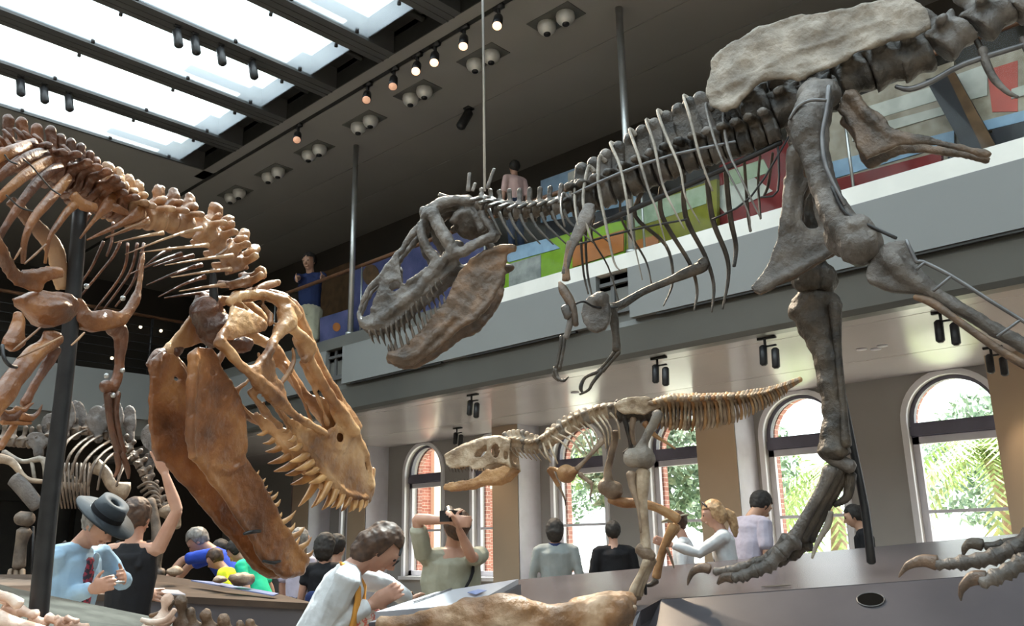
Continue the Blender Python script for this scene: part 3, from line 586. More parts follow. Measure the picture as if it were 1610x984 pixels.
# near foot
for k in range(3): Fc.bone('foot_bone', TR, 'bone_dark', [(1925+k*20, 60, .36+.05*k, 46), (1900+k*20, 260, .36+.05*k, 38), (1760, 420+k*20, .36+.05*k, 34), (1620, 560+k*25, .36+.05*k, 40)])
toe(Fc, [(1610, 590, .36, 46), (1520, 640, .36, 34), (1440, 672, .36, 34), (1370, 690, .36, 30), (1290, 700, .36, 30), (1240, 705, .36, 22), (1180, 710, .36, 22)], claw=[(1180, 700, .36, 30), (1120, 690, .36, 24), (1060, 708, .36, 16), (1030, 735, .36, 9), (1010, 765, .36, 3)])
toe(Fc, [(1640, 680, .46, 46), (1560, 700, .48, 36), (1500, 740, .5, 32), (1440, 765, .52, 32), (1380, 790, .53, 26)], claw=[(1400, 770, .53, 30), (1350, 768, .53, 28), (1305, 800, .53, 18), (1288, 840, .53, 9), (1290, 870, .53, 3)])
toe(Fc, [(1600, 600, .28, 34), (1480, 620, .26, 22), (1400, 630, .24, 18)], m='bone_dark', claw=[(1385, 620, .24, 24), (1340, 612, .24, 22), (1310, 630, .24, 14), (1300, 665, .24, 5)])
# posts
Z.bone('support_post', TR, 'black_metal', [(1292, 470, -.52, 5), (1312, 560, -.52, 5.5), (1340, 700, -.52, 6.2), (1360, 800, -.52, 6.6), (1370, 884, -.52, 7)], smooth=2, label='black steel post beside the far leg')
p0 = Z.p(762, 300, 0); p1 = hitz(758, -2, ZC)
G().cyl(p0, (p0.x, p0.y, ZC), .011, seg=8).build('hanging_rod', 'steel', TR, label='thin steel rod to the ceiling')
# ------------------------------------------------------------- amber tyrannosaur on the left, seen from behind its right cheek
so = Sag(W(60, 240, 3.25), W(540, 780, 4.45))
AM = thing('dinosaur_skeleton', 'amber brown predator skeleton lunging from the left with gaping jaws, nearest of the dinosaurs', 'dinosaur skeleton', (so.p(60, 600).x, so.p(60, 600).y, .6))
O1 = Crop(so, 0, 170, .2439); O2 = Crop(so, 180, 250, .26423); O3 = Crop(so, 0, 380, .25407); O4 = Crop(so, 220, 430, .26423); O5 = Crop(so, 340, 420, .26423)
O6 = Crop(so, 360, 600, .2439); O7 = Crop(so, 230, 640, .28451); ZO = Crop(so, 0, 0, 1); OH = Crop(so, 0, 540, .1626)
nO = so.n; hO = so.h
g = G()
def T5(pts, m=True, **k): O5.tube(g, pts, mirror=m, **k)
def T6(pts, m=True, **k): O6.tube(g, [(x, y, w_*.6, r_) for x, y, w_, r_ in pts], mirror=m, **k)
T5([(75, 215, .10, 30), (150, 170, .10, 34), (300, 165, .10, 34), (420, 225, .11, 46), (480, 300, .11, 44)])
O5.tube(g, [(110, 180, 0, 40), (300, 160, 0, 40), (440, 230, 0, 50), (520, 360, 0, 40), (560, 480, 0, 40)])
T5([(270, 220, .09, 18), (320, 290, .10, 22), (315, 340, .12, 20)])
T5([(150, 215, .12, 12), (220, 275, .14, 14), (290, 335, .15, 16), (285, 375, .15, 14)])
O5.plate(g, [(110, 230, .13), (215, 265, .15), (300, 335, .16), (290, 385, .16), (200, 402, .16), (90, 436, .16), (20, 420, .16), (70, 330, .15)], th=.02, mirror=True)
T5([(100, 240, .13, 22), (70, 330, .15, 18), (20, 415, .16, 26)])
T5([(400, 250, .12, 50), (425, 320, .13, 62), (390, 370, .14, 46), (345, 425, .15, 30), (320, 490, .16, 28), (265, 570, .16, 30), (230, 620, .17, 34)])
T5([(10, 440, .16, 44), (60, 480, .17, 34), (120, 560, .17, 30), (190, 620, .17, 36), (260, 690, .17, 44), (330, 750, .16, 46), (385, 800, .15, 30)])
O5.plate(g, [(185, 590, .17), (250, 570, .165), (330, 545, .16), (352, 640, .155), (400, 700, .15), (412, 790, .14), (390, 860, .14), (310, 800, .15), (240, 720, .165), (190, 650, .17)], [], th=.03, mirror=True)
T5([(452, 480, .11, 13), (462, 550, .11, 14), (435, 620, .12, 17), (385, 695, .14, 20)])
T5([(440, 350, .13, 40), (490, 400, .12, 34), (545, 440, .11, 30), (565, 500, .10, 30), (520, 560, .10, 22)])
T5([(480, 420, .09, 34), (530, 510, .085, 40), (600, 640, .08, 36), (680, 770, .075, 32), (760, 880, .07, 34), (830, 990, .065, 34)])
O5.tube(g, [(560, 480, 0, 40), (640, 640, 0, 34), (740, 800, 0, 34), (840, 960, 0, 40)])
T5([(500, 560, .05, 16), (580, 720, .05, 14), (640, 860, .05, 12), (660, 940, .05, 14)])
T5([(390, 800, .14, 34), (450, 870, .13, 28), (560, 935, .11, 24), (650, 985, .09, 22)])
ms = [(325, 165, .13), (380, 215, .125), (450, 262, .115), (530, 305, .105), (620, 332, .09), (690, 280, .075), (660, 190, .075), (600, 60, .078), (700, 105, .06), (770, 180, .05), (832, 290, .045), (880, 400, .04), (915, 560, .03), (922, 650, .025), (905, 755, .03), (860, 768, .04), (780, 742, .055), (700, 690, .07), (620, 600, .08), (560, 530, .09), (500, 450, .10), (440, 365, .11), (375, 290, .12), (330, 230, .13)]
O6.plate(g, [(x, y, w_*.6) for x, y, w_ in ms], [ell(712, 362, 28, 32, .042), [(852, 415, .024), (878, 440, .023), (900, 540, .02), (902, 605, .018), (880, 570, .02)]], th=.018, mirror=True)
T6([(520, 330, .105, 14), (600, 352, .095, 17), (660, 320, .085, 17), (720, 310, .075, 14), (762, 360, .065, 14), (750, 420, .068, 18), (700, 440, .075, 18), (620, 415, .09, 14), (540, 370, .1, 10)])
T6([(440, 360, .11, 22), (520, 470, .1, 26), (600, 575, .085, 28), (690, 675, .07, 28), (790, 735, .055, 26), (890, 745, .03, 28)])
T6([(640, 100, .07, 26), (720, 190, .06, 30), (790, 290, .05, 32), (850, 400, .04, 26), (900, 540, .03, 22), (910, 680, .025, 30)])
T6([(930, 560, .0, 14), (915, 700, 0, 26), (890, 770, 0, 26)], m=False)
O6.tube(g, [(130, 60, .13, 20), (230, 190, .12, 26), (330, 290, .11, 24)], mirror=False)
O4.tube(g, [(690, 640, .10, 16), (800, 790, .09, 14), (900, 930, .08, 14)], mirror=True)
skull = g.fuse('skull', 'bone_skull', AM, voxel=.0085, it=3, disp=.007, dscale=14, label='sunlit honey coloured skull')
def teeth(par, cr, lst, m, s=1):
    for x0, y0, x1, y1, ww, r in lst:
        a = cr.p(x0, y0, ww); b = cr.p(x1, y1, ww+.01)
        if s < 0: a, b = so.mir(a), so.mir(b)
        tooth(par, m, a, b, cr.r(x0, y0, r), hO*.01)
up = [(385, 300, 345, 325, .12, 14), (425, 360, 378, 382, .115, 15), (460, 410, 388, 436, .11, 18), (505, 465, 392, 515, .1, 22), (535, 515, 425, 568, .095, 23), (570, 555, 492, 592, .09, 20), (620, 600, 515, 655, .08, 23), (650, 640, 558, 798, .075, 24), (695, 680, 636, 806, .07, 23), (735, 715, 690, 822, .06, 22), (780, 740, 742, 808, .055, 20), (815, 750, 797, 832, .045, 19), (850, 762, 838, 838, .04, 18), (885, 752, 868, 815, .03, 16)]
up = [(a, b, c, d_, e*.6, f*1.4) for a, b, c, d_, e, f in up]
teeth(skull, O6, up, 'tooth_amber'); teeth(skull, O6, up, 'tooth_amber', -1)
# back of the head
g = G(); g.ball(O4.p(450, 330, 0), .085); g.ball(O4.p(400, 230, -.02), .075); O4.tube(g, [(340, 180, -.1, 40), (400, 160, -.08, 50), (480, 300, -.04, 60), (520, 420, 0, 40)])
O4.tube(g, [(560, 420, .02, 50), (620, 440, .03, 40), (640, 400, .03, 50)])
g.fuse('braincase', 'bone_umber', AM, voxel=.011, disp=.012, dscale=16)
g = G(); O4.tube(g, [(36, 548, -.17, 16), (110, 490, -.17, 44), (200, 470, -.17, 40), (250, 420, -.17, 26), (300, 340, -.16, 20), (350, 240, -.15, 22), (400, 160, -.12, 34)]); g.fuse('quadrate', 'bone_umber', AM, voxel=.01, disp=.008, dscale=14)
O5.bone('neck_spine', AM, 'bone_amber_pale', [(230, 140, .05, 22), (300, 110, .05, 26), (365, 92, .05, 20)], flat=.6, knob=1)
# lower jaw
g = G()
jw = [(232, -300, .165), (280, -340, .165), (346, -330, .165), (392, -236, .16), (448, -144, .155), (522, -32, .15), (545, 98, .14), (545, 270, .125), (600, 370, .11), (640, 450, .10), (700, 560, .085), (740, 640, .075), (790, 720, .06), (830, 775, .05), (880, 822, .035), (895, 870, .03), (850, 915, .03), (800, 935, .035), (740, 930, .045), (680, 895, .055), (640, 855, .06), (560, 700, .075), (430, 490, .10), (300, 310, .13), (235, 280, .14), (215, 100, .155), (222, -100, .16)]
jw = [(x, y, w_*.7) for x, y, w_ in jw]; jt = lambda pts, m=True: O7.tube(g, [(x, y, w_*.7, r_) for x, y, w_, r_ in pts], mirror=m)
O7.plate(g, jw, [ell(366, -190, 26, 12, .115)], th=.022, mirror=True)
jt([(262, -290, .165, 36), (262, -150, .17, 26), (255, 0, .165, 22), (250, 150, .16, 20), (255, 280, .15, 20)])
jt([(346, -320, .165, 22), (448, -150, .16, 14), (522, -32, .155, 12), (548, 100, .145, 12), (548, 260, .13, 14)])
jt([(290, 300, .14, 18), (430, 490, .11, 22), (560, 690, .085, 20), (660, 850, .065, 22), (760, 920, .05, 26), (860, 900, .03, 24)])
jt([(560, 290, .13, 14), (640, 450, .105, 18), (740, 640, .08, 22), (840, 790, .05, 24), (885, 850, .035, 26)])
jt([(360, 330, .135, 20), (460, 350, .13, 22), (550, 300, .13, 18)])
jt([(190, 290, -.135, 20), (250, 340, -.13, 18)], False)
g.tube([O7.p(860, 880, .03), so.mir(O7.p(860, 880, .03))], O7.r(860, 880, 30)); g.tube([O7.p(780, 880, .045), so.mir(O7.p(780, 880, .045))], O7.r(860, 880, 30))
lj = g.fuse('lower_jaw', 'bone_amber', AM, voxel=.009, it=3, disp=.009, dscale=9, label='deep orange lower jaw')
lo = [(590, 375, 608, 357, .115, 9), (618, 412, 642, 398, .107, 9), (634, 446, 655, 436, .10, 9), (650, 480, 678, 468, .097, 10), (672, 515, 706, 484, .092, 12), (695, 553, 722, 524, .086, 12), (722, 604, 736, 588, .08, 10), (748, 640, 797, 593, .074, 13), (780, 690, 804, 655, .062, 12), (800, 722, 846, 682, .056, 16), (850, 780, 888, 738, .04, 15), (880, 826, 905, 800, .03, 12)]
lo = [(a, b, c+(c-a)*.5+6, d_+(d_-b)*.5, e*.7, f*1.35) for a, b, c, d_, e, f in lo]
teeth(lj, O7, lo, 'tooth_amber'); teeth(lj, O7, lo[3:], 'tooth_amber', -1)
for pts in ([(540, 700, .08, 9), (580, 690, .09, 11), (630, 685, .08, 9)], [(645, 850, .065, 8), (700, 860, .07, 10), (740, 850, .06, 8)]): O7.bone('mount_clip', lj, 'black_metal', pts)
# vertebrae
knob = [(-14, 196, 12), (12, 186, 12), (34, 190, 12), (58, 200, 12), (80, 203, 11), (96, 216, 11), (112, 222, 10), (128, 230, 10), (142, 242, 10), (152, 252, 10), (168, 262, 10), (188, 272, 9), (204, 283, 9), (218, 290, 10), (250, 297, 9), (274, 303, 9), (301, 312, 9), (340, 328, 11), (361, 346, 9), (386, 368, 10), (401, 392, 9), (414, 428, 9)]
cen = [(-10, 262), (40, 262), (80, 268), (112, 282), (142, 300), (168, 318), (192, 330), (218, 340), (246, 345), (275, 348), (305, 352), (330, 362), (350, 378), (364, 398), (372, 420), (374, 440), (372, 462)]
off = [(0, (6, 66)), (6, (4, 66)), (10, (-4, 62)), (14, (-8, 50)), (17, (-18, 40)), (19, (-30, 32)), (21, (-40, 18))]
def koff(i):
    for (i0, o0), (i1, o1) in zip(off, off[1:]):
        if i <= i1: return lerp(o0, o1, (i-i0)/(i1-i0))
C_ = [so.p(kx+koff(i)[0], ky+koff(i)[1], 0) for i, (kx, ky, kr) in enumerate(knob)]
for i, (kx, ky, kr) in enumerate(knob):
    C3 = C_[i]; E3 = so.p(kx, ky, .0); axv = C_[min(i+1, len(C_)-1)]-C_[max(i-1, 0)]
    k = so.dep(kx, ky)/FPX; up = E3-C3; r = .05; ln = min(.1, axv.length*.46)
    vertebra(AM, 'bone_amber_pale' if i > 11 else 'bone_umber', C3, axv, up, r, ln, sp=.1, spw=kr*k*1.3, tip=E3, tp=.14 if i > 9 else .17, plate_t=.5, tpdrop=.5)
    if 9 < i:
        up.normalize(); lat = axv.normalized().cross(up).normalized(); L_ = (E3-C3).length
        g = G(); hx = axv.normalized(); g.tube([E3-up*.05, E3-up*.02, E3+up*.008], [kr*k*.8, kr*k*1.25, kr*k*1.0], seg=8, up=hx, flat=.7); g.tube([C3+up*L_*.5, E3], [.022, .02], seg=7)
        g.tube([C3+up*L_*.55-lat*.075-axv.normalized()*.02, C3+up*L_*.5, C3+up*L_*.55+lat*.075-axv.normalized()*.02], [.018, .026, .018], seg=7)
        g.fuse('neural_arch', 'bone_amber_pale', AM, voxel=.0085, it=1, disp=.012, dscale=22)
nrib = [(290, 440, 0, 498), (520, 412, 62, 568), (560, 512, 150, 556), (705, 574, 300, 632), (695, 655, 338, 704), (655, 748, 385, 786), (565, 793, 298, 826), (540, 700, 262, 820), (520, 630, 190, 750), (205, 372, -20, 455), (400, 565, 80, 690), (470, 575, 230, 640), (330, 535, 175, 640), (480, 640, 330, 700)]
for i, (x0, y0, x1, y1) in enumerate(nrib):
    w_ = .10 if i in (0, 1, 2, 3, 4, 5, 9) else -.08
    O2.bone('neck_rib', AM, 'bone_amber_pale' if w_ > 0 else 'bone_umber', [(x0, y0, w_, 16), (x0+(x1-x0)*.18, y0+(y1-y0)*.12, w_, 11), (x0+(x1-x0)*.5, y0+(y1-y0)*.42, w_+.02, 7.5), (x1, y1, w_+.02, 3)], flat=.7)
# rib heads with broad flat necks
for pts in ([(515, 840, .1, 6), (600, 730, .1, 14), (700, 620, .1, 44), (740, 560, .08, 24)], [(560, 850, .1, 6), (720, 775, .1, 16), (880, 690, .1, 42), (920, 630, .08, 30)], [(680, 835, .1, 6), (840, 775, .1, 12), (960, 715, .1, 20)], [(700, 620, .1, 36), (820, 680, .1, 26)], [(470, 560, .12, 40), (530, 620, .12, 44), (620, 640, .12, 28)]):
    O1.bone('rib_neck', AM, 'bone_amber', pts, flat=.5)
big = [[(230, 215), (150, 248), (60, 280), (-60, 345)], [(310, 290), (255, 290), (130, 340), (0, 440), (-80, 520)], [(345, 330), (290, 350), (180, 420), (60, 520), (-40, 620)], [(400, 375), (330, 400), (240, 480), (130, 620), (20, 790), (-30, 900)], [(450, 440), (400, 500), (320, 590), (220, 710), (160, 850), (150, 1000)]]
for i, rb in enumerate(big):
    pts = [(x, y, .05+.26*math.sin(min(1, j/(len(rb)-1)*.9+.12)*math.pi*.6), (26, 34, 36, 32, 26, 20)[min(j, 5)]*1.0) for j, (x, y) in enumerate(rb)]
    O1.bone('rib', AM, 'bone_umber' if i % 2 else 'bone_amber', pts, flat=.42, smooth=5)
O1.bone('rib', AM, 'bone_amber', [(510, 600, .1, 30), (440, 660, .16, 28), (380, 740, .2, 24), (320, 840, .22, 18), (290, 1000, .2, 12)], flat=.5)
for x0, y0, x1, y1 in ((20, 140, 100, 240), (90, 130, 175, 225), (145, 150, 215, 220), (215, 170, 290, 255), (280, 225, 370, 325), (-30, 170, 40, 240), (405, 240, 480, 340)): O1.bone('rib_head', AM, 'bone_umber', [(x0, y0, .08, 15), ((x0+x1)/2, (y0+y1)/2-8, .09, 19), (x1, y1, .08, 15)], flat=.6)
for pts in ([(640, 0), (600, 90), (560, 170), (490, 272)], [(745, 0), (700, 90), (640, 165), (500, 335)], [(790, 10), (780, 130), (730, 240), (585, 425)], [(850, 10), (820, 150), (760, 260), (640, 420)], [(890, 10), (850, 180), (800, 290), (715, 400)], [(560, -180), (500, -60), (430, 120)], [(700, -120), (690, 0), (660, 90)]):
    O3.bone('rib', AM, 'bone_umber', [(x, y, -.2, 12-2*j) for j, (x, y) in enumerate(pts)], flat=.6)
# wires between the ribs
for pts in ([(150, 330), (200, 370), (260, 440), (330, 520), (390, 560)], [(30, 300), (60, 340), (110, 360)], [(40, 560), (130, 640), (210, 665)]): O1.bone('support_rod', AM, 'black_metal', [(x, y, .34, 5.5) for x, y in pts])
# shoulder: coracoids, shoulder blades
g = G(); o = [(105, 345), (150, 330), (240, 305), (350, 312), (430, 335), (470, 380), (470, 440), (420, 490), (330, 525), (240, 530), (180, 480), (150, 430), (110, 400)]
O3.plate(g, [(x, y, .22) for x, y in o], [], th=.06); O3.tube(g, [(160, 400, .22, 50), (260, 420, .24, 85), (360, 420, .24, 80), (440, 410, .22, 45)])
g.fuse('coracoid', 'bone_amber', AM, voxel=.01, it=5, disp=.008, dscale=12)
g = G(); O3.tube(g, [(-70, -80, .34, 60), (0, 60, .32, 56), (70, 190, .3, 56), (160, 250, .28, 60), (260, 290, .26, 44)], flat=.4); O3.tube(g, [(150, 220, .28, 60), (260, 205, .28, 46), (390, 190, .28, 44)], flat=.5)
g.fuse('shoulder_blade', 'bone_amber', AM, voxel=.01, it=4, disp=.008, dscale=10)
g = G(); O3.tube(g, [(60, -260, -.02, 50), (200, -120, -.02, 62), (320, 20, -.02, 72), (360, 140, -.02, 70), (385, 290, -.02, 56)], flat=.35)
g.fuse('shoulder_blade', 'bone_amber_pale', AM, voxel=.01, it=4, disp=.006, label='pale sunlit inner shoulder blade')  # paler than the outer blade: sunlight is put into the bone colour
g = G(); o = [(462, 350), (500, 360), (540, 440), (640, 425), (740, 440), (790, 470), (760, 520), (680, 545), (580, 568), (500, 540), (462, 480), (480, 420)]
O3.plate(g, [(x, y, .02) for x, y in o], [], th=.05); O3.tube(g, [(500, 380, .02, 22), (540, 480, .03, 42), (650, 490, .03, 52), (750, 470, .02, 40), (800, 420, 0, 34), (840, 350, -.02, 32), (862, 260, -.04, 26), (872, 170, -.06, 24), (890, 60, -.08, 14)])
g.fuse('coracoid', 'bone_amber', AM, voxel=.01, it=4, disp=.006)
# arms
g = G(); O3.tube(g, [(680, 540, -.02, 44), (740, 550, -.02, 56), (750, 620, -.02, 44), (740, 700, -.02, 34), (735, 790, -.02, 34), (715, 870, -.02, 40), (690, 910, -.02, 44)], seg=10); g.ball(O3.p(655, 895, -.02), .03)
g.fuse('upper_arm', 'bone_umber', AM, voxel=.008, disp=.006)
for dx in (-6, 7): ZO.bone('forearm', AM, 'bone_umber', [(176+dx, 618, -.02, 7), (176+dx*.8, 650, -.02, 5), (182+dx*.7, 685, -.02, 5), (190+dx*.5, 712, -.02, 6)])
ZO.bone('finger', AM, 'bone_umber', [(190, 712, -.02, 6), (200, 735, -.02, 4.5), (202, 752, -.02, 2)]); ZO.bone('finger', AM, 'bone_umber', [(183, 712, -.02, 5), (186, 735, -.02, 4), (180, 750, -.02, 2)])
for x, y in ((660, 830), (757, 797), (700, 950), (760, 350), (535, 275)): G().ball(O3.p(x, y, 0), .011, seg=8, rings=5).build('bolt', 'steel', AM)
g = G(); O3.tube(g, [(110, 440, .3, 36), (110, 520, .3, 46), (60, 640, .32, 60), (120, 600, .3, 50)]); O3.tube(g, [(370, 600, .22, 34), (290, 640, .24, 56), (190, 720, .26, 64), (80, 860, .28, 66), (0, 984, .3, 70), (-120, 1100, .3, 80)], seg=12); O3.tube(g, [(270, 570, .24, 30), (330, 570, .24, 34), (375, 590, .24, 26)])
g.fuse('upper_arm', 'bone_amber', AM, voxel=.01, it=4, disp=.008)
g = G(); O3.tube(g, [(340, 660, .2, 40), (300, 740, .2, 34), (240, 840, .2, 28), (190, 930, .2, 28), (150, 1010, .2, 34)]); g.fuse('forearm', 'bone_umber', AM, voxel=.008, disp=.006)
OH.bone('wrist', AM, 'bone_umber', [(0, 660, .22, 34), (60, 720, .22, 44), (150, 700, .22, 40), (180, 650, .22, 38)])
for pts in ([(150, 640, 40), (230, 640, 30), (280, 600, 18), (325, 575, 6)], [(200, 700, 44), (290, 720, 36), (350, 690, 24), (385, 640, 16), (408, 590, 5)], [(0, 650, 30), (90, 670, 26), (180, 630, 24)], [(20, 760, 30), (110, 760, 26), (230, 770, 22), (300, 770, 14)]): OH.bone('finger', AM, 'bone_amber', [(x, y, .22, r) for x, y, r in pts])
OH.bone('forearm', AM, 'bone_amber', [(150, 770, .2, 34), (80, 880, .2, 34), (0, 1010, .2, 36)])
for x0, y0, x1, y1 in ((250, 530, 80, 672), (382, 588, 108, 720), (522, 562, 442, 640), (285, 15, 152, 136), (130, 40, 88, 112)): O3.bone('belly_rib', AM, 'bone_amber_pale', [(x0, y0, .36, 6), ((x0+x1)/2, (y0+y1)/2+3, .36, 8), (x1, y1, .36, 5)])
O3.bone('support_rod', AM, 'black_metal', [(15, 640, .36, 12), (25, 720, .38, 12), (60, 765, .38, 12), (100, 775, .36, 12)])
# posts
ZO.bone('support_post', AM, 'black_metal', [(126, 330, 0, 11), (113, 490, 0, 12), (97, 640, 0, 13), (77, 800, 0, 14), (58, 990, 0, 15), (52, 1056, 0, 15.5)], seg=14, label='black steel post in front of the ribs')
O2.bone('support_rod', AM, 'black_metal', [(585, 660, .02, 16), (590, 800, .02, 26), (605, 930, .03, 24), (640, 1000, .03, 20)])
# ------------------------------------------------------------- young tyrannosaur on the black plinth
mat('bone_tan', (.15, .10, .065), (.36, .27, .19), rough=.55, scale=6, bump=.4, bscale=40)
mat('bone_orange', (.26, .12, .045), (.50, .30, .14), rough=.5, scale=6, bump=.4, bscale=40)
sy = Sag(W(1010, 650, 6.9), W(750, 730, 7.15))
YO = thing('dinosaur_skeleton', 'young pale brown predator skeleton standing on black plinth, smallest of the standing dinosaurs', 'dinosaur skeleton', (sy.p(990, 900).x, sy.p(990, 900).y, 1.1))
J1 = Crop(sy, 680, 640, .1626); J2 = Crop(sy, 820, 610, .18293); J3 = Crop(sy, 900, 700, .2439); J4 = Crop(sy, 1080, 560, .1626); ZY = Crop(sy, 0, 0, 1)
g = G()
def w1(x): return .03+.12*(x-110)/640
sk = [(120, 500), (135, 458), (200, 420), (300, 375), (400, 345), (500, 302), (560, 290), (650, 285), (740, 320), (758, 370), (745, 430), (750, 520), (765, 600), (700, 545), (620, 548), (540, 560), (500, 590), (440, 605), (380, 600), (350, 570), (300, 575), (250, 595), (180, 590), (130, 555)]
hl = [[(x, y, w1(x)) for x, y, z in ell(610, 420, 46, 70, 0)], [(x, y, w1(x)) for x, y in [(395, 486), (430, 420), (490, 390), (525, 362), (528, 430), (480, 474)]], [(x, y, w1(x)) for x, y, z in ell(712, 470, 20, 44, 0)], [(x, y, w1(x)) for x, y, z in ell(182, 475, 20, 12, 0)]]
J1.plate(g, [(x, y, w1(x)) for x, y in sk], hl, th=.02, mirror=True)
for pts in ([(125, 480, 0, 28), (300, 385, 0, 30), (500, 312, 0, 30), (700, 305, 0, 30)],): J1.tube(g, pts)
J1.tube(g, [(130, 470, .03, 22), (300, 382, .05, 20), (500, 310, .08, 22), (650, 292, .1, 22), (745, 330, .12, 22)], mirror=True)
J1.tube(g, [(540, 330, .09, 12), (545, 420, .1, 14), (560, 490, .11, 18)], mirror=True); J1.tube(g, [(670, 330, .12, 14), (672, 420, .12, 14), (660, 500, .13, 20), (750, 560, .13, 18)], mirror=True)
J1.tube(g, [(650, 420, 0, 30), (720, 440, 0, 40)])
ysk = g.fuse('skull', 'bone_young', YO, voxel=.009, it=2, disp=.006, dscale=20)
for i in range(13):
    t = i/12; x = 160+330*t; y = 592 if i not in (4, 5) else 575
    for s in (1, -1):
        a = J1.p(x, y-10, w1(x)); b = J1.p(x+8, y+34-8*t, w1(x))
        if s < 0: a, b = sy.mir(a), sy.mir(b)
        tooth(ysk, 'tooth_dark', a, b, .009, seg=5)
g = G(); J1.plate(g, [(x, y, w1(x)*.9) for x, y in [(108, 785), (118, 742), (200, 720), (350, 700), (420, 680), (520, 600), (600, 600), (700, 560), (765, 590), (735, 640), (680, 700), (600, 742), (450, 750), (380, 785), (250, 805), (150, 815)]], [], th=.02, mirror=True)
J1.tube(g, [(112, 775, .02, 20), (200, 770, .04, 22), (380, 740, .07, 22), (600, 690, .1, 26), (730, 600, .12, 22)], mirror=True)
g.tube([J1.p(120, 780, .03), sy.mir(J1.p(120, 780, .03))], .02)
yj = g.fuse('lower_jaw', 'bone_orange', YO, voxel=.009, it=2, disp=.006, dscale=20, label='orange tinted lower jaw')
for i in range(9):
    x = 150+32*i; y = 732-4*i
    for s in (1, -1):
        a = J1.p(x, y+6, w1(x)*.9); b = J1.p(x-4, y-26, w1(x)*.9)
        if s < 0: a, b = sy.mir(a), sy.mir(b)
        tooth(yj, 'tooth_dark', a, b, .007, seg=5)
cen = [(800, 700), (812, 700), (826, 703), (840, 705), (855, 700), (872, 688), (890, 676), (910, 664), (930, 656), (950, 650), (972, 648), (1000, 650)]
top = [(785, 674), (800, 668), (815, 668), (830, 676), (848, 686), (866, 674), (884, 660), (905, 649), (926, 642), (948, 638), (966, 637), (995, 640)]
for i in range(24):
    t = i/23; c = along(cen, t); e = along(top, t); c0 = along(cen, max(0, t-.04)); c2 = along(cen, min(1, t+.04)); C3 = sy.p(*c); E3 = sy.p(*e)
    vertebra(YO, 'bone_young' if i % 4 else 'bone_pale', C3, sy.p(*c2)-sy.p(*c0), E3-C3, .058, .06, sp=.05, spw=.05, tp=.09, tip=C3.lerp(E3, .62 if t < .4 else 1)-sy.h*(.02 if t < .4 else 0), vox=.012, plate_t=.5)
for i in range(8):
    c = along(cen, .02+.05*i)
    for s in (.07, -.07): ZY.bone('neck_rib', YO, 'bone_tan', [(c[0], c[1]+4, s, 2), (c[0]+5, c[1]+12, s, 1.5), (c[0]+12, c[1]+20, s, .7)], seg=6, smooth=2)
rb = [[(250, 410), (340, 462), (425, 545)], [(310, 395), (430, 455), (515, 560)], [(385, 330), (385, 372), (470, 430), (560, 565)], [(440, 325), (540, 400), (605, 545)], [(540, 290), (640, 400), (655, 560)], [(600, 245), (700, 370), (725, 520)], [(690, 225), (765, 340), (775, 460)], [(760, 210), (825, 300), (845, 440)], [(500, 300), (590, 400), (625, 560)], [(650, 230), (735, 350), (750, 490)], [(230, 450), (265, 540), (310, 650)], [(180, 460), (210, 560), (250, 640)]]
for i, r_ in enumerate(rb):
    for s in (1, -1):
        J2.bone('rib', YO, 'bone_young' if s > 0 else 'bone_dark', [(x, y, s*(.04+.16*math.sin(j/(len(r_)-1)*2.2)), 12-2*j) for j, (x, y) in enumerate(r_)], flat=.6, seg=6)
J2.bone('shoulder_blade', YO, 'bone_tan', [(700, 440, .17, 34), (620, 540, .19, 20), (540, 630, .19, 18), (470, 700, .16, 24)], flat=.5)
g = G(); g.ball(J2.p(385, 740, .12), .075, sq=(1, 1, 1)); J2.tube(g, [(470, 700, .14, 30), (390, 745, .12, 40), (300, 700, .05, 26), (240, 690, 0, 24)]); g.fuse('coracoid', 'bone_orange', YO, voxel=.012, disp=.01)
J2.bone('upper_arm', YO, 'bone_orange', [(240, 700, -.1, 28), (290, 790, -.1, 20), (320, 840, -.1, 18)]); J2.bone('forearm', YO, 'bone_tan', [(320, 840, -.1, 14), (350, 900, -.1, 9), (375, 960, -.1, 8)]); J2.bone('finger', YO, 'bone_dark', [(375, 960, -.1, 8), (378, 1010, -.1, 4)])
J2.bone('upper_arm', YO, 'bone_tan', [(500, 740, .14, 24), (560, 790, .14, 17), (605, 820, .14, 18)]); J2.bone('forearm', YO, 'bone_tan', [(605, 820, .14, 14), (600, 880, .14, 9), (590, 930, .14, 9)]); J2.bone('finger', YO, 'bone_dark', [(590, 930, .14, 8), (600, 985, .14, 4)])
for s in (1, -1):
    g = G(); o = [(785, 140, .08), (840, 100, .09), (950, 75, .1), (1080, 72, .1), (1180, 110, .09), (1200, 160, .09), (1110, 205, .1), (1060, 235, .11), (960, 225, .1), (880, 230, .09), (820, 195, .09)]
    P = [J2.p(*a) for a in o]; g.plate(P if s > 0 else [sy.mir(q) for q in P], [], sy.n*.03); J2.tube(g, [(800, 160, .09*s, 22), (950, 110, .1*s, 20), (1120, 110, .1*s, 22), (1190, 160, .09*s, 20)])
    g.fuse('ilium', 'bone_young' if s > 0 else 'bone_tan', YO, voxel=.011, it=2, disp=.008, dscale=12)
for x in (860, 920, 980, 1040, 1100): vertebra(YO, 'bone_dark', J2.p(x, 235, 0), sy.h, UPV, .06, .07, sp=.05, spw=.05, tp=.06, vox=.012)
J2.bone('pubis', YO, 'bone_dark', [(880, 240, .04, 24), (910, 360, .03, 20), (940, 500, .0, 22), (880, 560, 0, 16)]); J2.bone('pubis', YO, 'bone_tan', [(960, 260, .05, 28), (950, 380, .04, 24), (970, 480, .02, 18)])
J2.bone('ischium', YO, 'bone_orange', [(1060, 300, .04, 30), (1140, 400, .02, 20), (1230, 460, .0, 12), (1320, 520, 0, 8)])
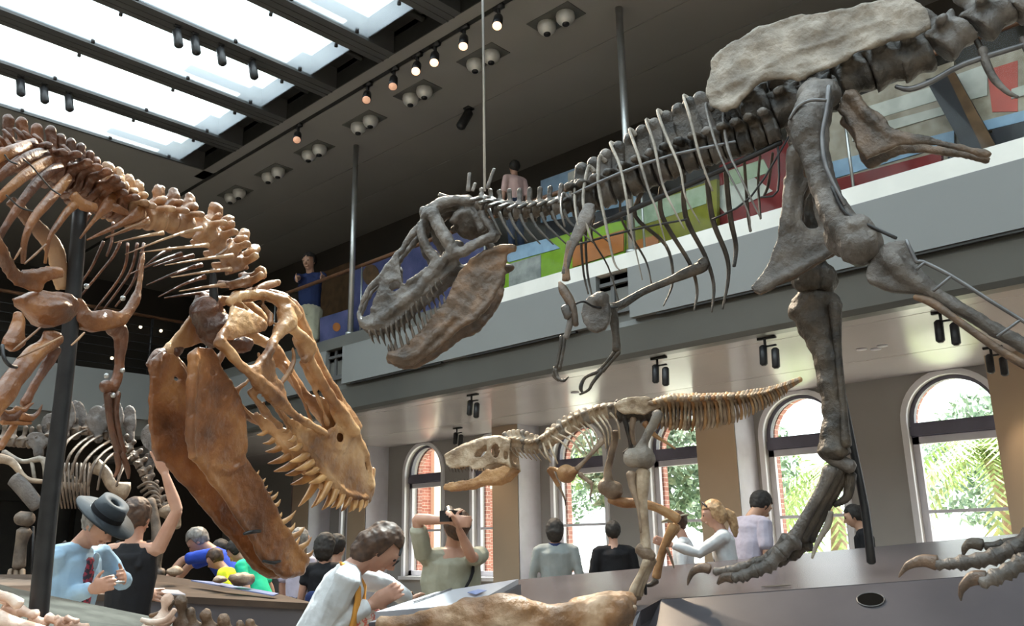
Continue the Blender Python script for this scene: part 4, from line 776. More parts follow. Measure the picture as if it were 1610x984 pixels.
g = G(); J2.tube(g, [(1140, 225, .14, 34), (1170, 230, .2, 48), (1120, 330, .2, 42), (1070, 430, .2, 40), (1030, 520, .2, 52), (1000, 590, .2, 66)], seg=10); g.ball(J2.p(950, 600, .2), .075); g.ball(J2.p(1055, 600, .2), .09)
g.fuse('thigh_bone', 'bone_pale', YO, voxel=.012, it=4, disp=.006, label='pale thigh bone')
J3.bone('shin_bone', YO, 'bone_young', [(455, 170, .2, 48), (452, 260, .2, 44), (450, 380, .2, 34), (462, 500, .2, 30), (470, 620, .2, 34), (470, 660, .2, 36)], seg=10); J3.bone('calf_bone', YO, 'bone_tan', [(378, 180, .22, 32), (385, 260, .22, 24), (425, 400, .22, 14), (445, 560, .22, 12)])
J3.bone('ankle', YO, 'bone_tan', [(430, 660, .2, 40), (480, 700, .2, 44), (520, 720, .2, 30)])
for k in range(3): J3.bone('foot_bone', YO, 'bone_young', [(485+k*16, 735, .2-.05*k, 30), (440+k*20, 830, .2-.05*k, 20), (395+k*24, 920, .2-.05*k, 24), (380+k*26, 965, .2-.05*k, 24)])
for k in range(3): J3.bone('toe_bone', YO, 'bone_tan', [(380+k*26, 975, .2-.05*k, 22), (320+k*26, 1000, .22-.05*k, 17), (260+k*30, 1008, .24-.06*k, 14)])
g = G(); J2.tube(g, [(800, 380, -.18, 40), (800, 460, -.18, 36), (770, 580, -.18, 32), (745, 700, -.18, 34), (745, 820, -.18, 52)], seg=10); g.ball(J2.p(790, 880, -.18), .08); g.ball(J2.p(730, 850, -.18), .07)
g.fuse('thigh_bone', 'bone_tan', YO, voxel=.012, it=3, disp=.008)
J3.bone('shin_bone', YO, 'bone_orange', [(240, 350, -.18, 24), (330, 370, -.18, 34), (440, 375, -.18, 30), (540, 400, -.18, 28), (620, 440, -.18, 32), (680, 475, -.18, 34)], seg=9)
for k in range(2): J3.bone('foot_bone', YO, 'bone_orange', [(650+k*20, 520, -.18-.05*k, 34), (600+k*14, 620, -.18-.05*k, 22), (565+k*10, 720, -.18-.05*k, 20), (535+k*10, 850, -.18-.05*k, 24)])
J3.bone('foot_bone', YO, 'bone_tan', [(610, 660, -.16, 10), (640, 740, -.16, 9), (655, 790, -.16, 4)]); J3.bone('toe_bone', YO, 'bone_dark', [(540, 870, -.18, 24), (510, 895, -.18, 18), (470, 905, -.18, 10)])
J3.bone('support_post', YO, 'black_metal', [(465, 700, .1, 9), (472, 960, .1, 10)], smooth=1)
# tail
tc_ = [(1030, 648), (1060, 646), (1090, 646), (1120, 644), (1150, 640), (1180, 634), (1205, 626), (1225, 616), (1245, 606), (1262, 597)]
tt = [(1030, 630), (1060, 627), (1090, 625), (1120, 622), (1150, 621), (1180, 616), (1205, 613), (1225, 608), (1245, 601), (1262, 595)]
tb = [(1030, 668), (1060, 672), (1090, 672), (1120, 668), (1150, 662), (1180, 650), (1205, 638), (1225, 625), (1245, 611), (1262, 600)]
NT = 44
for i in range(NT):
    t = i/(NT-1)*.97; c = along(tc_, t); e = along(tt, t); c0 = along(tc_, max(0, t-.02)); c2 = along(tc_, min(1, t+.02)); b_ = along(tb, t); k = sy.dep(*c)/FPX
    C3 = sy.p(*c); E3 = sy.p(*e); r = max(.01, (b_[1]-c[1])*k*.78); ch = max(0, (b_[1]-c[1])*k*.45)
    vertebra(YO, ('bone_tan', 'bone_orange', 'bone_young')[i % 3], C3, sy.p(*c2)-sy.p(*c0), E3-C3, r, 5.2*k*.85, sp=max(.004, (E3-C3).length-r), spw=.045, tip=E3, tp=r*1.8, chev=ch if t < .85 else 0, vox=max(.006, r*.25))
# ------------------------------------------------------------- plated dinosaur in the dark at the far left
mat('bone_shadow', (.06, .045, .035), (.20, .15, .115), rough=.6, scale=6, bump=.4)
mat('plate_grey', (.07, .06, .055), (.14, .12, .11), rough=.7, scale=7, bump=.6)
ss = Sag(W(60, 720, 8.6), W(272, 800, 8.4)); SX = Crop(ss, 0, 640, .2948); ZX = Crop(ss, 0, 0, 1)
ST = thing('dinosaur_skeleton', 'grey brown plated dinosaur skeleton in the shade behind the man in the hat', 'dinosaur skeleton', (ss.p(100, 910).x, ss.p(100, 910).y, 1.0))
for (x, y, rx, ry, ww) in ((400, 50, 70, 85, -.05), (345, 40, 60, 90, .1), (520, 70, 60, 80, .08), (690, 70, 38, 80, -.1), (600, 40, 60, 100, .05), (812, 160, 68, 70, .05), (790, 300, 36, 60, -.05), (200, 180, 60, 50, .05), (270, 100, 50, 70, -.05)):
    g = G(); SX.plate(g, [(a, b, ww) for a, b, c in ell(x, y, rx, ry, ww, 16)], th=.03); g.ball(SX.p(x, y, ww), .045); SX.tube(g, [(x, y, ww, 26), (x+6, y+ry+30, ww, 22)]); g.fuse('back_plate', 'plate_grey', ST, voxel=.014, it=3, disp=.012)
cs = [(-40, 190), (60, 190), (160, 200), (260, 170), (340, 150), (440, 130), (540, 140), (620, 190), (690, 240), (740, 320), (780, 400), (830, 470), (870, 540), (900, 590)]
for i in range(26):
    t = i/25; c = along(cs, t); c0 = along(cs, max(0, t-.03)); c2 = along(cs, min(1, t+.03)); C3 = SX.p(c[0], c[1], 0)
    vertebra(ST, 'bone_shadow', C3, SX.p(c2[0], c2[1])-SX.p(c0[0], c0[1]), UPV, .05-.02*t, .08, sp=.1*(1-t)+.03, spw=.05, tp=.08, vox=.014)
rbs = [[(460, 122), (400, 150), (350, 200), (330, 300)], [(540, 150), (470, 190), (410, 260), (380, 360)], [(585, 180), (510, 230), (450, 300), (425, 400)], [(610, 205), (550, 245), (500, 310), (470, 420)], [(635, 240), (590, 260), (545, 320), (520, 440)], [(500, 150), (430, 190), (370, 260), (350, 340)], [(420, 140), (370, 170), (330, 230), (310, 300)], [(680, 300), (650, 340), (620, 420)], [(700, 260), (660, 300), (630, 380)]]
for r_ in rbs:
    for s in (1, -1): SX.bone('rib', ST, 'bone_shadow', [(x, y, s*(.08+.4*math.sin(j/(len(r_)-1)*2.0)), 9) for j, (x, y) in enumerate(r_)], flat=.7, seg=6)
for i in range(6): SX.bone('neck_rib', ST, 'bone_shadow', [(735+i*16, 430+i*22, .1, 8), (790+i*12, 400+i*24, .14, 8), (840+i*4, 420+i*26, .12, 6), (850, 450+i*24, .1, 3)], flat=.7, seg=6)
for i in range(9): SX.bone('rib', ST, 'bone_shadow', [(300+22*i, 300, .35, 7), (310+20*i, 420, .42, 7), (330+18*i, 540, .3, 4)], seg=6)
SX.bone('shoulder_blade', ST, 'bone_tan', [(500, 310, .4, 44), (560, 350, .42, 32), (600, 420, .42, 32), (680, 450, .4, 50)], flat=.4)
SX.bone('hip_bone', ST, 'bone_tan', [(-40, 270, .3, 30), (60, 290, .3, 22), (140, 380, .3, 14), (250, 400, .3, 12), (430, 430, .3, 22)], flat=.6); SX.bone('hip_bone', ST, 'bone_pale', [(20, 240, .25, 16), (120, 290, .25, 12), (230, 280, .25, 18), (240, 390, .25, 10)]); SX.bone('hip_bone', ST, 'bone_pale', [(170, 290, .25, 10), (185, 390, .28, 10)]); SX.bone('hip_bone', ST, 'bone_tan', [(310, 320, .25, 12), (380, 370, .25, 12), (430, 420, .25, 12)])
SX.bone('thigh_bone', ST, 'plate_grey', [(70, 380, .35, 40), (130, 440, .35, 44), (200, 530, .35, 40)], flat=.4, seg=10)
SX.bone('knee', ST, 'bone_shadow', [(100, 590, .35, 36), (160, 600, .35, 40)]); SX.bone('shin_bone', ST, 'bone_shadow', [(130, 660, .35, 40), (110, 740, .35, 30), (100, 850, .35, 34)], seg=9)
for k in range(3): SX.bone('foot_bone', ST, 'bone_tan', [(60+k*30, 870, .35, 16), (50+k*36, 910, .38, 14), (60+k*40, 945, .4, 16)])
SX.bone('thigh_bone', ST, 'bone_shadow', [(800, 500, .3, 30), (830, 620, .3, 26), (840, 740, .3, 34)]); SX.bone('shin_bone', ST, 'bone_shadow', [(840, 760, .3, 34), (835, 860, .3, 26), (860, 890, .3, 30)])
g = G(); SX.tube(g, [(860, 560, .1, 30), (915, 560, .1, 44), (935, 600, .1, 34), (945, 640, .1, 20)]); g.fuse('skull', 'bone_tan', ST, voxel=.012, disp=.01)
SX.bone('support_post', ST, 'black_metal', [(175, 640, .3, 10), (175, 900, .3, 10)], smooth=1)
# ------------------------------------------------------------- plinths, panels, foreground fossils
mat('plinth_black', (.055, .052, .06), (.085, .08, .09), rough=.3, scale=1.2, bump=.03, spec=.6)
mat('plinth_top', (.055, .05, .058), (.085, .078, .088), rough=.25, scale=1.5, spec=.5)
mat('plinth_brown', (.045, .032, .025), (.08, .055, .04), rough=.7, scale=3, spec=.2)
mat('panel_print', (.34, .34, .38), (.44, .44, .47), rough=.3, scale=4)
mat('panel_blue', (.18, .22, .40), (.28, .32, .5), rough=.3, scale=7)
mat('rail_stone', (.035, .038, .035), (.062, .066, .06), rough=.9, scale=8, spec=.1)
P0 = thing('display_plinth', 'large black faceted plinth under the big grey and the young dinosaur', 'plinth', tuple(W(1300, 984, 6.5).xy)+(ZF,))
Dp, C1, C2, B2, B1, A1, A2, A3 = W(815, 911, 8.6), W(1610, 838, 8.15), W(2300, 780, 7.8), W(2300, 850, 5.6), W(1610, 899, 6.0), W(1039, 942, 6.6), W(1007, 960, 6.2), W(780, 1000, 5.9)
g = G(); T_ = [Dp, C1, C2, B2, B1, A1, A2, A3]
g.hexa([p-V((0, 0, .10)) for p in T_], T_); g.build('plinth_top', 'plinth_top', P0, False)
F1, F2, F3 = W(2300, 1150, 4.8), W(1610, 1090, 5.0), W(960, 1100, 5.6)
g = G()
def quad_down(g, a, b, c, d, m=None):
    g.hexa([V(a)-V((0, 0, .12)), V(b)-V((0, 0, .12)), V(c)-V((0, 0, .12)), V(d)-V((0, 0, .12))], [a, b, c, d])
quad_down(g, A1-V((0, 0, .004)), B1-V((0, 0, .004)), F2, F3); quad_down(g, B1-V((0, 0, .004)), B2-V((0, 0, .004)), F1, F2); quad_down(g, A2, A1-V((0, 0, .004)), F3, W(930, 1050, 5.8))
g.build('front_slope', 'plinth_black', P0, False)
g = G(); fl = lambda p: V((p.x, p.y, ZF))
base = [Dp, C1, C2, B2, F1, F2, F3, A3]; cx_ = sum((p for p in base), V((0, 0, 0)))/8
bb = [p.lerp(V((cx_.x, cx_.y, p.z)), .05) for p in base]
g.hexa([fl(p) for p in bb], [V((p.x, p.y, p.z-.13)) for p in bb]); g.build('base', 'plinth_black', P0, False)
# oval vent in the sloping front, small recessed floor slots
def fslope(x, y):
    a, b, c = A1, B1, F2; nn = (b-a).cross(c-a).normalized(); r = W(x, y, 1)-CAM; t = (a-CAM).dot(nn)/r.dot(nn); return CAM+r*t, (nn if nn.dot(r) < 0 else -nn)
c, nn = fslope(1369, 943); rt = (B1-A1).normalized(); dn = nn.cross(rt).normalized()
g = G(); g.prism([c+rt*.085*math.cos(t*math.pi/10)+dn*.075*math.sin(t*math.pi/10)-nn*.02 for t in range(20)], nn*.026); g.build('oval_vent', 'vent_black', P0, False, label='black oval opening')
g = G()
vr = [c+rt*.09*math.cos(t*math.pi/10)+dn*.08*math.sin(t*math.pi/10)+nn*.004 for t in range(21)]; g.tube(vr, .005, seg=6, cap=False); g.build('vent_rim', 'rod_steel', P0)
for x, y, d in ((1060, 921, 7.1), (1220, 922, 6.5), (985, 916, 7.6), (830, 928, 8.4)):
    a = W(x, y, d)
    def ftop(x, y):
        nn2 = (B1-A1).cross(C1-A1).normalized(); r = W(x, y, 1)-CAM; t = (A1-CAM).dot(nn2)/r.dot(nn2); return CAM+r*t+V((0, 0, .003))
    a = ftop(x, y); G().prism([a+rt*.1*math.cos(t*math.pi/6)+V((.0, .05, .0))*math.sin(t*math.pi/6) for t in range(12)], (0, 0, .004)).build('floor_socket', 'recess_black', P0, False)
# reading panel in front of the photographer
R0 = thing('information_panel', 'slanted pale information panel beside the woman with the flowered bag', 'information panel', tuple(W(700, 960, 4.6).xy)+(ZF,))
q = [W(590, 962, 4.1), W(684, 931, 4.6), W(815, 910, 5.3), W(757, 942, 4.8), W(705, 952, 4.5)]
G().prism(q, (0, 0, -.03)).build('panel_face', 'panel_print', R0, False)
G().prism([p-V((0, 0, .035)) for p in [W(580, 966, 4.08), W(684, 929, 4.62), W(819, 909, 5.32), W(759, 945, 4.78), W(700, 959, 4.45)]], (0, 0, -.06)).build('tray', 'plinth_black', R0, False)
pa, pb, pc = q[0], q[1], q[2]
def onp(x, y):
    nn = (q[1]-q[0]).cross(q[2]-q[0]).normalized(); r = W(x, y, 1)-CAM; t = (q[0]-CAM).dot(nn)/r.dot(nn); return CAM+r*t+V((0, 0, .004))
G().prism([onp(*a) for a in ((735, 933), (752, 928), (765, 930), (748, 936))], (0, 0, .003)).build('printed_picture', 'panel_blue', R0, False)
for k in range(4): G().prism([onp(*a) for a in ((650+k*14, 947-k*5), (668+k*14, 941-k*5), (669+k*14, 942-k*5), (651+k*14, 948-k*5))], (0, 0, .002)).build('text_line', 'plinth_black', R0, False)
b0 = W(705, 945, 4.62); G().box((b0.x-.12, b0.y-.12, ZF), (b0.x+.12, b0.y+.12, b0.z-.12)).build('stand', 'plinth_black', R0, False)
# black plinth at the left
L0 = thing('display_plinth', 'low black plinth with brown top where children lean at the left', 'plinth', tuple(hitz(300, 935, 1.1).xy)+(ZF,))
tp = [W(498, 949, 7.0), W(260, 936, 6.8), W(-60, 930, 6.5), W(-60, 903, 7.6), W(250, 903, 7.9), W(440, 934, 7.8)]
def ontp(x, y, h=0):
    nn = (tp[1]-tp[0]).cross(tp[4]-tp[0]).normalized(); r = W(x, y, 1)-CAM; return CAM+r*((tp[0]-CAM).dot(nn)/r.dot(nn))+V((0, 0, h))
g = G(); g.hexa([p-V((0, 0, .05)) for p in tp], tp); g.build('plinth_top', 'plinth_brown', L0, False)
cc_ = sum(tp, V((0, 0, 0)))/6; ib = [p.lerp(cc_, .04) for p in tp]
g = G(); g.hexa([fl(p) for p in ib], [p-V((0, 0, .052)) for p in ib]); g.build('base', 'plinth_black', L0, False)
G().prism([ontp(a, b, .012) for a, b in ((250, 934), (292, 937), (280, 930), (250, 928))], (0, 0, -.01)).build('label_plate', 'panel_print', L0, False)
a_ = [ontp(x, y, .003) for x, y in ((300, 914), (340, 917), (438, 935), (430, 938))]; G().prism(a_, (0, 0, .01)).build('printed_picture', 'panel_blue', L0, False)
for px_, py_, r_ in ((272, 911, .05), (346, 923, .0501), (378, 928, .075)):
    c = ontp(px_, py_, .02); g = G(); g.ball(c+V((0, 0, r_*.95)), r_*1.2, sq=(1.4, 1, .6), seg=12, rings=8); o = g.fuse('fossil_cast', 'bone_tan' if r_ < .08 else 'plate_grey', None, voxel=.02, disp=.03)
    tag(o, {.05: 'small tan fossil cast on the plinth before the man in blue', .0501: 'low grey fossil cast on the plinth before the child in yellow', .075: 'larger grey fossil cast on the plinth before the child in green'}[r_], 'fossil')
# near plinth edge, foreground fossils
K0 = thing('display_plinth', 'pale stone topped plinth edge in front of the man in the hat', 'plinth', tuple(W(150, 984, 3.6).xy)+(ZF,))
q = [W(-80, 896, 3.9), W(20, 924, 3.9), W(350, 992, 4.1), W(420, 1010, 4.1), W(420, 1100, 3.6), W(-80, 950, 3.3)]
K = G(); K.hexa([V((p.x, p.y, p.z-.06)) for p in q], q); K.build('ledge', 'rail_stone', K0, False)
qc = sum(q, V((0, 0, 0)))/6; kb = [p.lerp(qc, .06) for p in q]
G().hexa([fl(p) for p in kb], [p-V((0, 0, .062)) for p in kb]).build('base', 'plinth_black', K0, False)
G().hexa([fl(p) for p in [W(-80, 950, 3.25), W(420, 1100, 3.55), W(420, 1200, 2.4), W(-80, 1100, 2.3)]], [V((p.x, p.y, 1.08)) for p in [W(-80, 950, 3.25), W(420, 1100, 3.55), W(420, 1200, 2.4), W(-80, 1100, 2.3)]]).build('deck', 'plinth_brown', K0, False)
mat('bone_pink', (.42, .24, .17), (.86, .72, .62), rough=.5, scale=6, bump=.4, c3=(.66, .46, .36), contrast=(.3, .65))
class FC:
    def __init__(s, d): s.o = CAM+_F*d; s.n = -_F
    p = Sag.p; dep = Sag.dep; mir = Sag.mir
fc = FC(2.95); ZF1 = Crop(fc, 0, 0, 1)
BN = thing('dinosaur_skeleton', 'pale tail and foot bones lying at the bottom left corner', 'dinosaur skeleton', (fc.p(60, 984).x, fc.p(60, 984).y, 1.0))
for i, (x, y, r) in enumerate(((4, 944, 10), (20, 960, 12), (44, 964, 12), (62, 976, 11), (86, 975, 11), (104, 984, 12), (124, 985, 11))):
    ZF1.bone('toe_bone', BN, 'bone_pink', [(x-r, y-4, 0, r*.8), (x, y, 0, r*.55), (x+r, y+3, 0, r*.8)])
ZF1.bone('foot_bone', BN, 'bone_pink', [(-40, 955, .1, 16), (10, 978, .1, 13), (60, 1000, .1, 18)]); ZF1.bone('foot_bone', BN, 'bone_pink', [(-10, 935, .05, 8), (15, 940, .05, 8), (30, 950, .05, 10)])
for x, y in ((0, 930), (10, 938), (96, 972), (112, 972)): ZF1.bone('toe_bone', BN, 'bone_pink', [(x-8, y, .0, 6), (x, y+3, 0, 5), (x+9, y+6, 0, 6)])
NB = thing('dinosaur_skeleton', 'brown neck bones rising at the bottom behind the woman in the black top', 'dinosaur skeleton', (fc.p(310, 984).x, fc.p(310, 984).y, 1.0))
for i, (x, y, x2, y2, r) in enumerate(((262, 942, 258, 975, 9), (284, 946, 290, 985, 9), (300, 962, 305, 990, 8), (322, 966, 330, 992, 9), (352, 974, 356, 995, 9), (378, 982, 380, 996, 7), (392, 980, 394, 996, 7))):
    P_, Q_ = fc.p(x, y), fc.p(x2, y2); g = G(); g.tube([P_, (P_+Q_)/2, Q_], [r*3.1/FPX*1.2, r*3.1/FPX*.8, r*3.1/FPX*1.5], smooth=2, seg=8); g.ball(P_, r*3.1/FPX*1.1)
    lt = _R*.03; g.tube([Q_-lt*1.2-_U*.0, (P_+Q_)/2, Q_+lt*1.2], [.012, .02, .012], seg=7); g.ball(Q_+_R*.0, .03)
    g.fuse('vertebra', 'bone_rust' if i else 'bone_pink', NB, voxel=.007, disp=.006, dscale=20)
ZF1.bone('rib', NB, 'bone_pink', [(222, 974, .05, 4), (240, 978, .05, 5), (262, 974, .05, 5), (275, 958, .05, 4)], flat=.7); ZF1.bone('rib', NB, 'bone_pink', [(225, 984, .05, 4), (250, 990, .05, 5), (290, 992, .05, 5)])
ZF1.bone('rib', NB, 'bone_rust', [(236, 968, 0, 3.5), (258, 962, 0, 5), (272, 945, 0, 4)])
ZF1.bone('support_post', NB, 'black_metal', [(300, 990, -.05, 5), (300, 1040, -.05, 5)], smooth=1)
mat('bone_fore', (.07, .04, .024), (.50, .36, .24), rough=.5, scale=4, bump=.6, bscale=25, c3=(.22, .11, .045), contrast=(.3, .7))
# long weathered bone slab in front
fc2 = FC(3.7); QF = Crop(fc2, 500, 860, .34783)
FB = thing('fossil_bone', 'long brown fossil bone with bright white upper edge lying across the front', 'fossil', (fc2.p(800, 990).x, fc2.p(800, 990).y, 1.0))
g = G()
QF.tube(g, [(280, 350, 0, 36), (420, 350, 0, 40), (560, 340, 0, 60), (680, 330, .02, 90), (840, 330, .02, 96), (960, 345, 0, 84), (1080, 350, -.03, 76), (1200, 320, -.08, 72), (1320, 300, -.12, 78), (1400, 275, -.12, 60)], seg=14, flat=1.2)
QF.tube(g, [(1140, 262, -.2, 18), (1240, 240, -.2, 26), (1340, 226, -.2, 28), (1420, 236, -.2, 26)], flat=2.6, up=_U)
QF.tube(g, [(900, 262, -.1, 16), (1000, 278, -.1, 14), (1150, 268, -.12, 14)])
g.fuse('bone_shaft', 'bone_fore', FB, voxel=.011, it=4, disp=.02, dscale=7) if 'bone_fore' in MATS else None
QF.bone('leg_bone', FB, 'bone_tan', [(1340, 285, -.1, 14), (1320, 350, -.1, 10), (1290, 430, -.1, 12)]); QF.bone('leg_bone', FB, 'bone_tan', [(1430, 270, -.1, 14), (1415, 340, -.1, 10), (1400, 430, -.1, 12)])
b0 = fc2.p(850, 1040); G().box((b0.x-.5, b0.y-.2, ZF), (b0.x+.5, b0.y+.2, b0.z)).build('stand', 'plinth_black', FB, False)

S0 = thing('display_plinth', 'plain dark plinth carrying the plated dinosaur at the far left', 'plinth', tuple(W(60, 930, 9).xy)+(ZF,))
q = [W(-260, 930, 8.3), W(225, 930, 8.7), W(225, 920, 10.4), W(-260, 920, 10.2)]
G().hexa([fl(p) for p in q], [V((p.x, p.y, 1.10)) for p in q]).build('base', 'plinth_black', S0, False); G().hexa([V((p.x, p.y, 1.101)) for p in q], [V((p.x, p.y, 1.13)) for p in q]).build('plinth_top', 'plinth_brown', S0, False)
# ------------------------------------------------------------- people
mat('skin', (.40, .21, .145), (.48, .28, .2), rough=.5, scale=8); mat('skin_tan', (.40, .22, .14), (.5, .29, .2), rough=.5, scale=8)
mat('hair_black', (.010, .008, .007), (.025, .02, .017), rough=.75, scale=30); mat('hair_brown', (.035, .018, .011), (.085, .045, .026), rough=.6, scale=30); mat('hair_blonde', (.30, .17, .08), (.52, .34, .18), rough=.45, scale=30); mat('hair_grey', (.12, .11, .10), (.25, .24, .23), rough=.5, scale=30)
def cloth(n, a, b=None, **k): mat(n, a, b or tuple(v*1.25 for v in a), **{**dict(rough=.85, scale=5, bump=.35, bscale=9, spec=.2), **k})
cloth('cloth_paleblue', (.26, .40, .55), (.34, .50, .65)); cloth('cloth_black', (.012, .012, .014)); cloth('cloth_jeans', (.10, .15, .24), (.17, .23, .33)); cloth('cloth_darkjeans', (.02, .03, .06)); cloth('cloth_blue', (.03, .07, .42)); cloth('cloth_navy', (.02, .03, .09)); cloth('cloth_yellow', (.60, .62, .03)); cloth('cloth_green', (.02, .42, .24)); cloth('cloth_magenta', (.62, .02, .22)); cloth('cloth_white', (.52, .54, .56), (.62, .64, .66)); cloth('cloth_olive', (.26, .26, .2), (.36, .36, .29)); cloth('cloth_grey', (.20, .22, .22)); cloth('cloth_lilac', (.38, .35, .42)); cloth('cloth_khaki', (.38, .36, .28)); cloth('cloth_orange', (.52, .24, .05)); cloth('cloth_pink', (.6, .42, .4)); cloth('cloth_red', (.5, .03, .03))
mat('flower_print', (.80, .74, .68), (.80, .74, .68), rough=.7, scale=38, c3=(.75, .12, .08), contrast=(.42, .58), detail=1); mat('tie_print', (.02, .02, .04), (.30, .03, .06), rough=.7, scale=40, contrast=(.45, .55)); mat('felt_dark', (.008, .013, .018), (.015, .022, .03), rough=.8, scale=12)
FH = V((math.sin(YAW), math.cos(YAW), 0)); RH = V((math.cos(YAW), -math.sin(YAW), 0))
def hand(g, w, d, pn, s, curl=.35, spread=.12, side=1):
    """palm and five bent fingers; w wrist, d pointing direction, pn palm normal, side = thumb side"""
    d = V(d).normalized(); pn = V(pn); pn = (pn-d*pn.dot(d)).normalized(); lt = d.cross(pn)*side
    g.tube([w-d*s*.01, w+d*s*.05, w+d*s*.095], [s*.028, s*.044, s*.042], seg=10, flat=.42, up=lt)
    for k, (o, L) in enumerate(((-.031, .062), (-.011, .075), (.010, .080), (.031, .070))):
        b = w+d*s*.092+lt*o*s; dd = (d+lt*o*spread*26*.6).normalized(); p1 = b+dd*L*s*.45; d2 = (dd*math.cos(curl)+pn*math.sin(curl)).normalized(); p2 = p1+d2*L*s*.32; d3 = (dd*math.cos(curl*2)+pn*math.sin(curl*2)).normalized(); p3 = p2+d3*L*s*.26
        g.tube([b-dd*s*.01, p1, p2, p3], [s*.0098, s*.0092, s*.0085, s*.007], seg=7)
    b = w+d*s*.032+lt*.034*s; td = (d*.6+lt*.75+pn*.25).normalized(); g.tube([b, b+td*s*.034, b+td*s*.055+d*s*.018], [s*.0125, s*.011, s*.008], seg=7)
def person(label, px, py, d, yaw, lean=0, hp=0, hy=0, arms=None, hair='short', hc='hair_black', top='cloth_grey', sleeve=.45, bottom='cloth_darkjeans', skirt=0, skin='skin', vox=.008, extra=None, legs=1, tank=False, base=None, shorts=False, hatm=None, H=None, pt=None, wide=1.0, loose=1.0, curl=.35, palm=None, spread=.12):
    ht = W(px, py, d) if pt is None else V(pt); fl_ = ZF if base is None else base
    a = math.radians(yaw); f = FH*math.cos(a)+RH*math.sin(a); r = RH*math.cos(a)-FH*math.sin(a); u = V((0, 0, 1))
    L = math.radians(lean); c, s_ = math.cos(L), math.sin(L)
    tu = u*c+f*s_; tf = f*c-u*s_           # torso up / forward
    P_ = math.radians(hp); Y_ = math.radians(hy)
    hu = tu*math.cos(P_)+tf*math.sin(P_); hf = tf*math.cos(P_)-tu*math.sin(P_); hf, hr = hf*math.cos(Y_)+r*math.sin(Y_), r*math.cos(Y_)-hf*math.sin(Y_)
    k = .52 + .31*c + .17*hu.z
    H = (ht.z-fl_)/k if H is None else H
    hip = ht-hu*.17*H-tu*.31*H; 
    if legs: foot0 = V((hip.x, hip.y, fl_))
    root = thing('person', label, 'person', (hip.x, hip.y, fl_))
    hip_z = hip.z
    T = lambda x, y, z: hip+r*x*H+tf*y*H+tu*z*H          # torso frame, origin at hip
    sh = [T(s*.105*wide, 0, .285) for s in (-1, 1)]; nk = T(0, 0, .305); hc_ = nk+hu*.105*H+hf*.012*H
    HD = lambda x, y, z: hc_+hr*x*H+hf*y*H+hu*z*H
    arms = arms or [None, None]; AR = []
    for i, (sd, ar) in enumerate(zip((-1, 1), arms)):
        S = sh[i]
        if ar is None: e = T(sd*.14*wide, -.005, .11); w_ = T(sd*.145*wide, .03, -.035)
        elif len(ar) == 2 and not hasattr(ar[0], '__len__'): e = T(sd*.13, .02, .12); w_ = V(ar)
        else: e, w_ = [W(*q) if q[2] > 2 else T(*q) for q in ar]
        # keep natural lengths
        e = S+(e-S).normalized()*.172*H; w_ = e+(w_-e).normalized()*.155*H
        AR.append((S, e, w_))
    g = G(); R3 = [V(hr), V(hf), V(hu)]; rot = Matrix((hr, hf, hu)).transposed()
    g.ball(hc_+hu*.008*H, .0585*H, sq=(.80, 1.0, 1.12), seg=16, rings=12, rot=rot)
    g.tube([HD(0, .012, -.03), HD(0, .030, -.052)], [.038*H, .022*H], seg=10, up=hr, flat=.9)
    g.tube([HD(0, .052, .012), HD(0, .068, -.012), HD(0, .058, -.018)], [.006*H, .010*H, .008*H], seg=7)
    g.tube([HD(-.018, .052, -.034), HD(.018, .052, -.034)], .006*H, seg=6)
    g.tube([HD(-.03, .046, .022), HD(.03, .046, .022)], .008*H, seg=6)
    for s in (-1, 1): g.ball(HD(s*.047, -.002, -.005), .012*H, sq=(.5, .8, 1.3), seg=8, rings=6, rot=rot)
    g.tube([HD(0, -.005, -.03), nk, T(0, 0, .27)], [.032*H, .034*H, .05*H], seg=12)
    g.tube([sh[0], T(0, .0, .29), sh[1]], [.026*H, .036*H, .026*H], seg=10)
    g.tube([T(0, 0, -.02), T(0, .0, .09), T(0, .005, .19), T(0, 0, .27)], [.085*H*wide, .074*H*wide, .090*H*wide, .085*H*wide], seg=14, up=r, flat=.62, smooth=2)
    for i, (S, e, w_) in enumerate(AR):
        sd = (-1, 1)[i]; g.tube([S, S.lerp(e, .4), e], [.030*H, .028*H, .022*H], seg=10, smooth=2); g.tube([e, e.lerp(w_, .3), w_], [.022*H, .024*H, .0145*H], seg=10, smooth=2)
        pn = (palm[i] if palm and palm[i] else None); fd = (w_-e).normalized(); pnv = V(pn) if pn else (r*(-sd)+f*.1)
        hand(g, w_+fd*.004*H, fd, pnv, H*.62, curl=curl, spread=spread, side=1 if (fd.cross((pnv-fd*pnv.dot(fd)).normalized())).dot(f+u*.3) > 0 else -1)
    ft = []
    if legs:
        for s in (-1, 1):
            h0 = hip+r*s*.05*H-u*.0; kn = V((hip.x, hip.y, fl_+(hip_z-fl_)*.52))+r*s*.052*H+f*.012*H; an = V((hip.x, hip.y, fl_+.045*H))+r*s*.055*H-f*.01*H; ft.append(an)
            g.tube([h0, h0.lerp(kn, .45), kn, kn.lerp(an, .35), an], [.058*H, .050*H, .034*H, .034*H, .021*H], seg=10, smooth=2)
            g.tube([an-u*.02*H, an+f*.05*H-u*.03*H, an+f*.10*H-u*.033*H], [.024*H, .022*H, .014*H], seg=8)
        g.tube([hip-u*.03*H, T(0, 0, .02)], [.082*H, .085*H], seg=12, up=r, flat=.7)
    body = g.fuse('body', skin, root, voxel=vox, it=2)
    for s in (-1, 1): G().ball(HD(s*.018, .0495, .010), .0065*H, seg=7, rings=5).build('eye', 'hair_black', body)
    # top
    g = G(); lz = loose
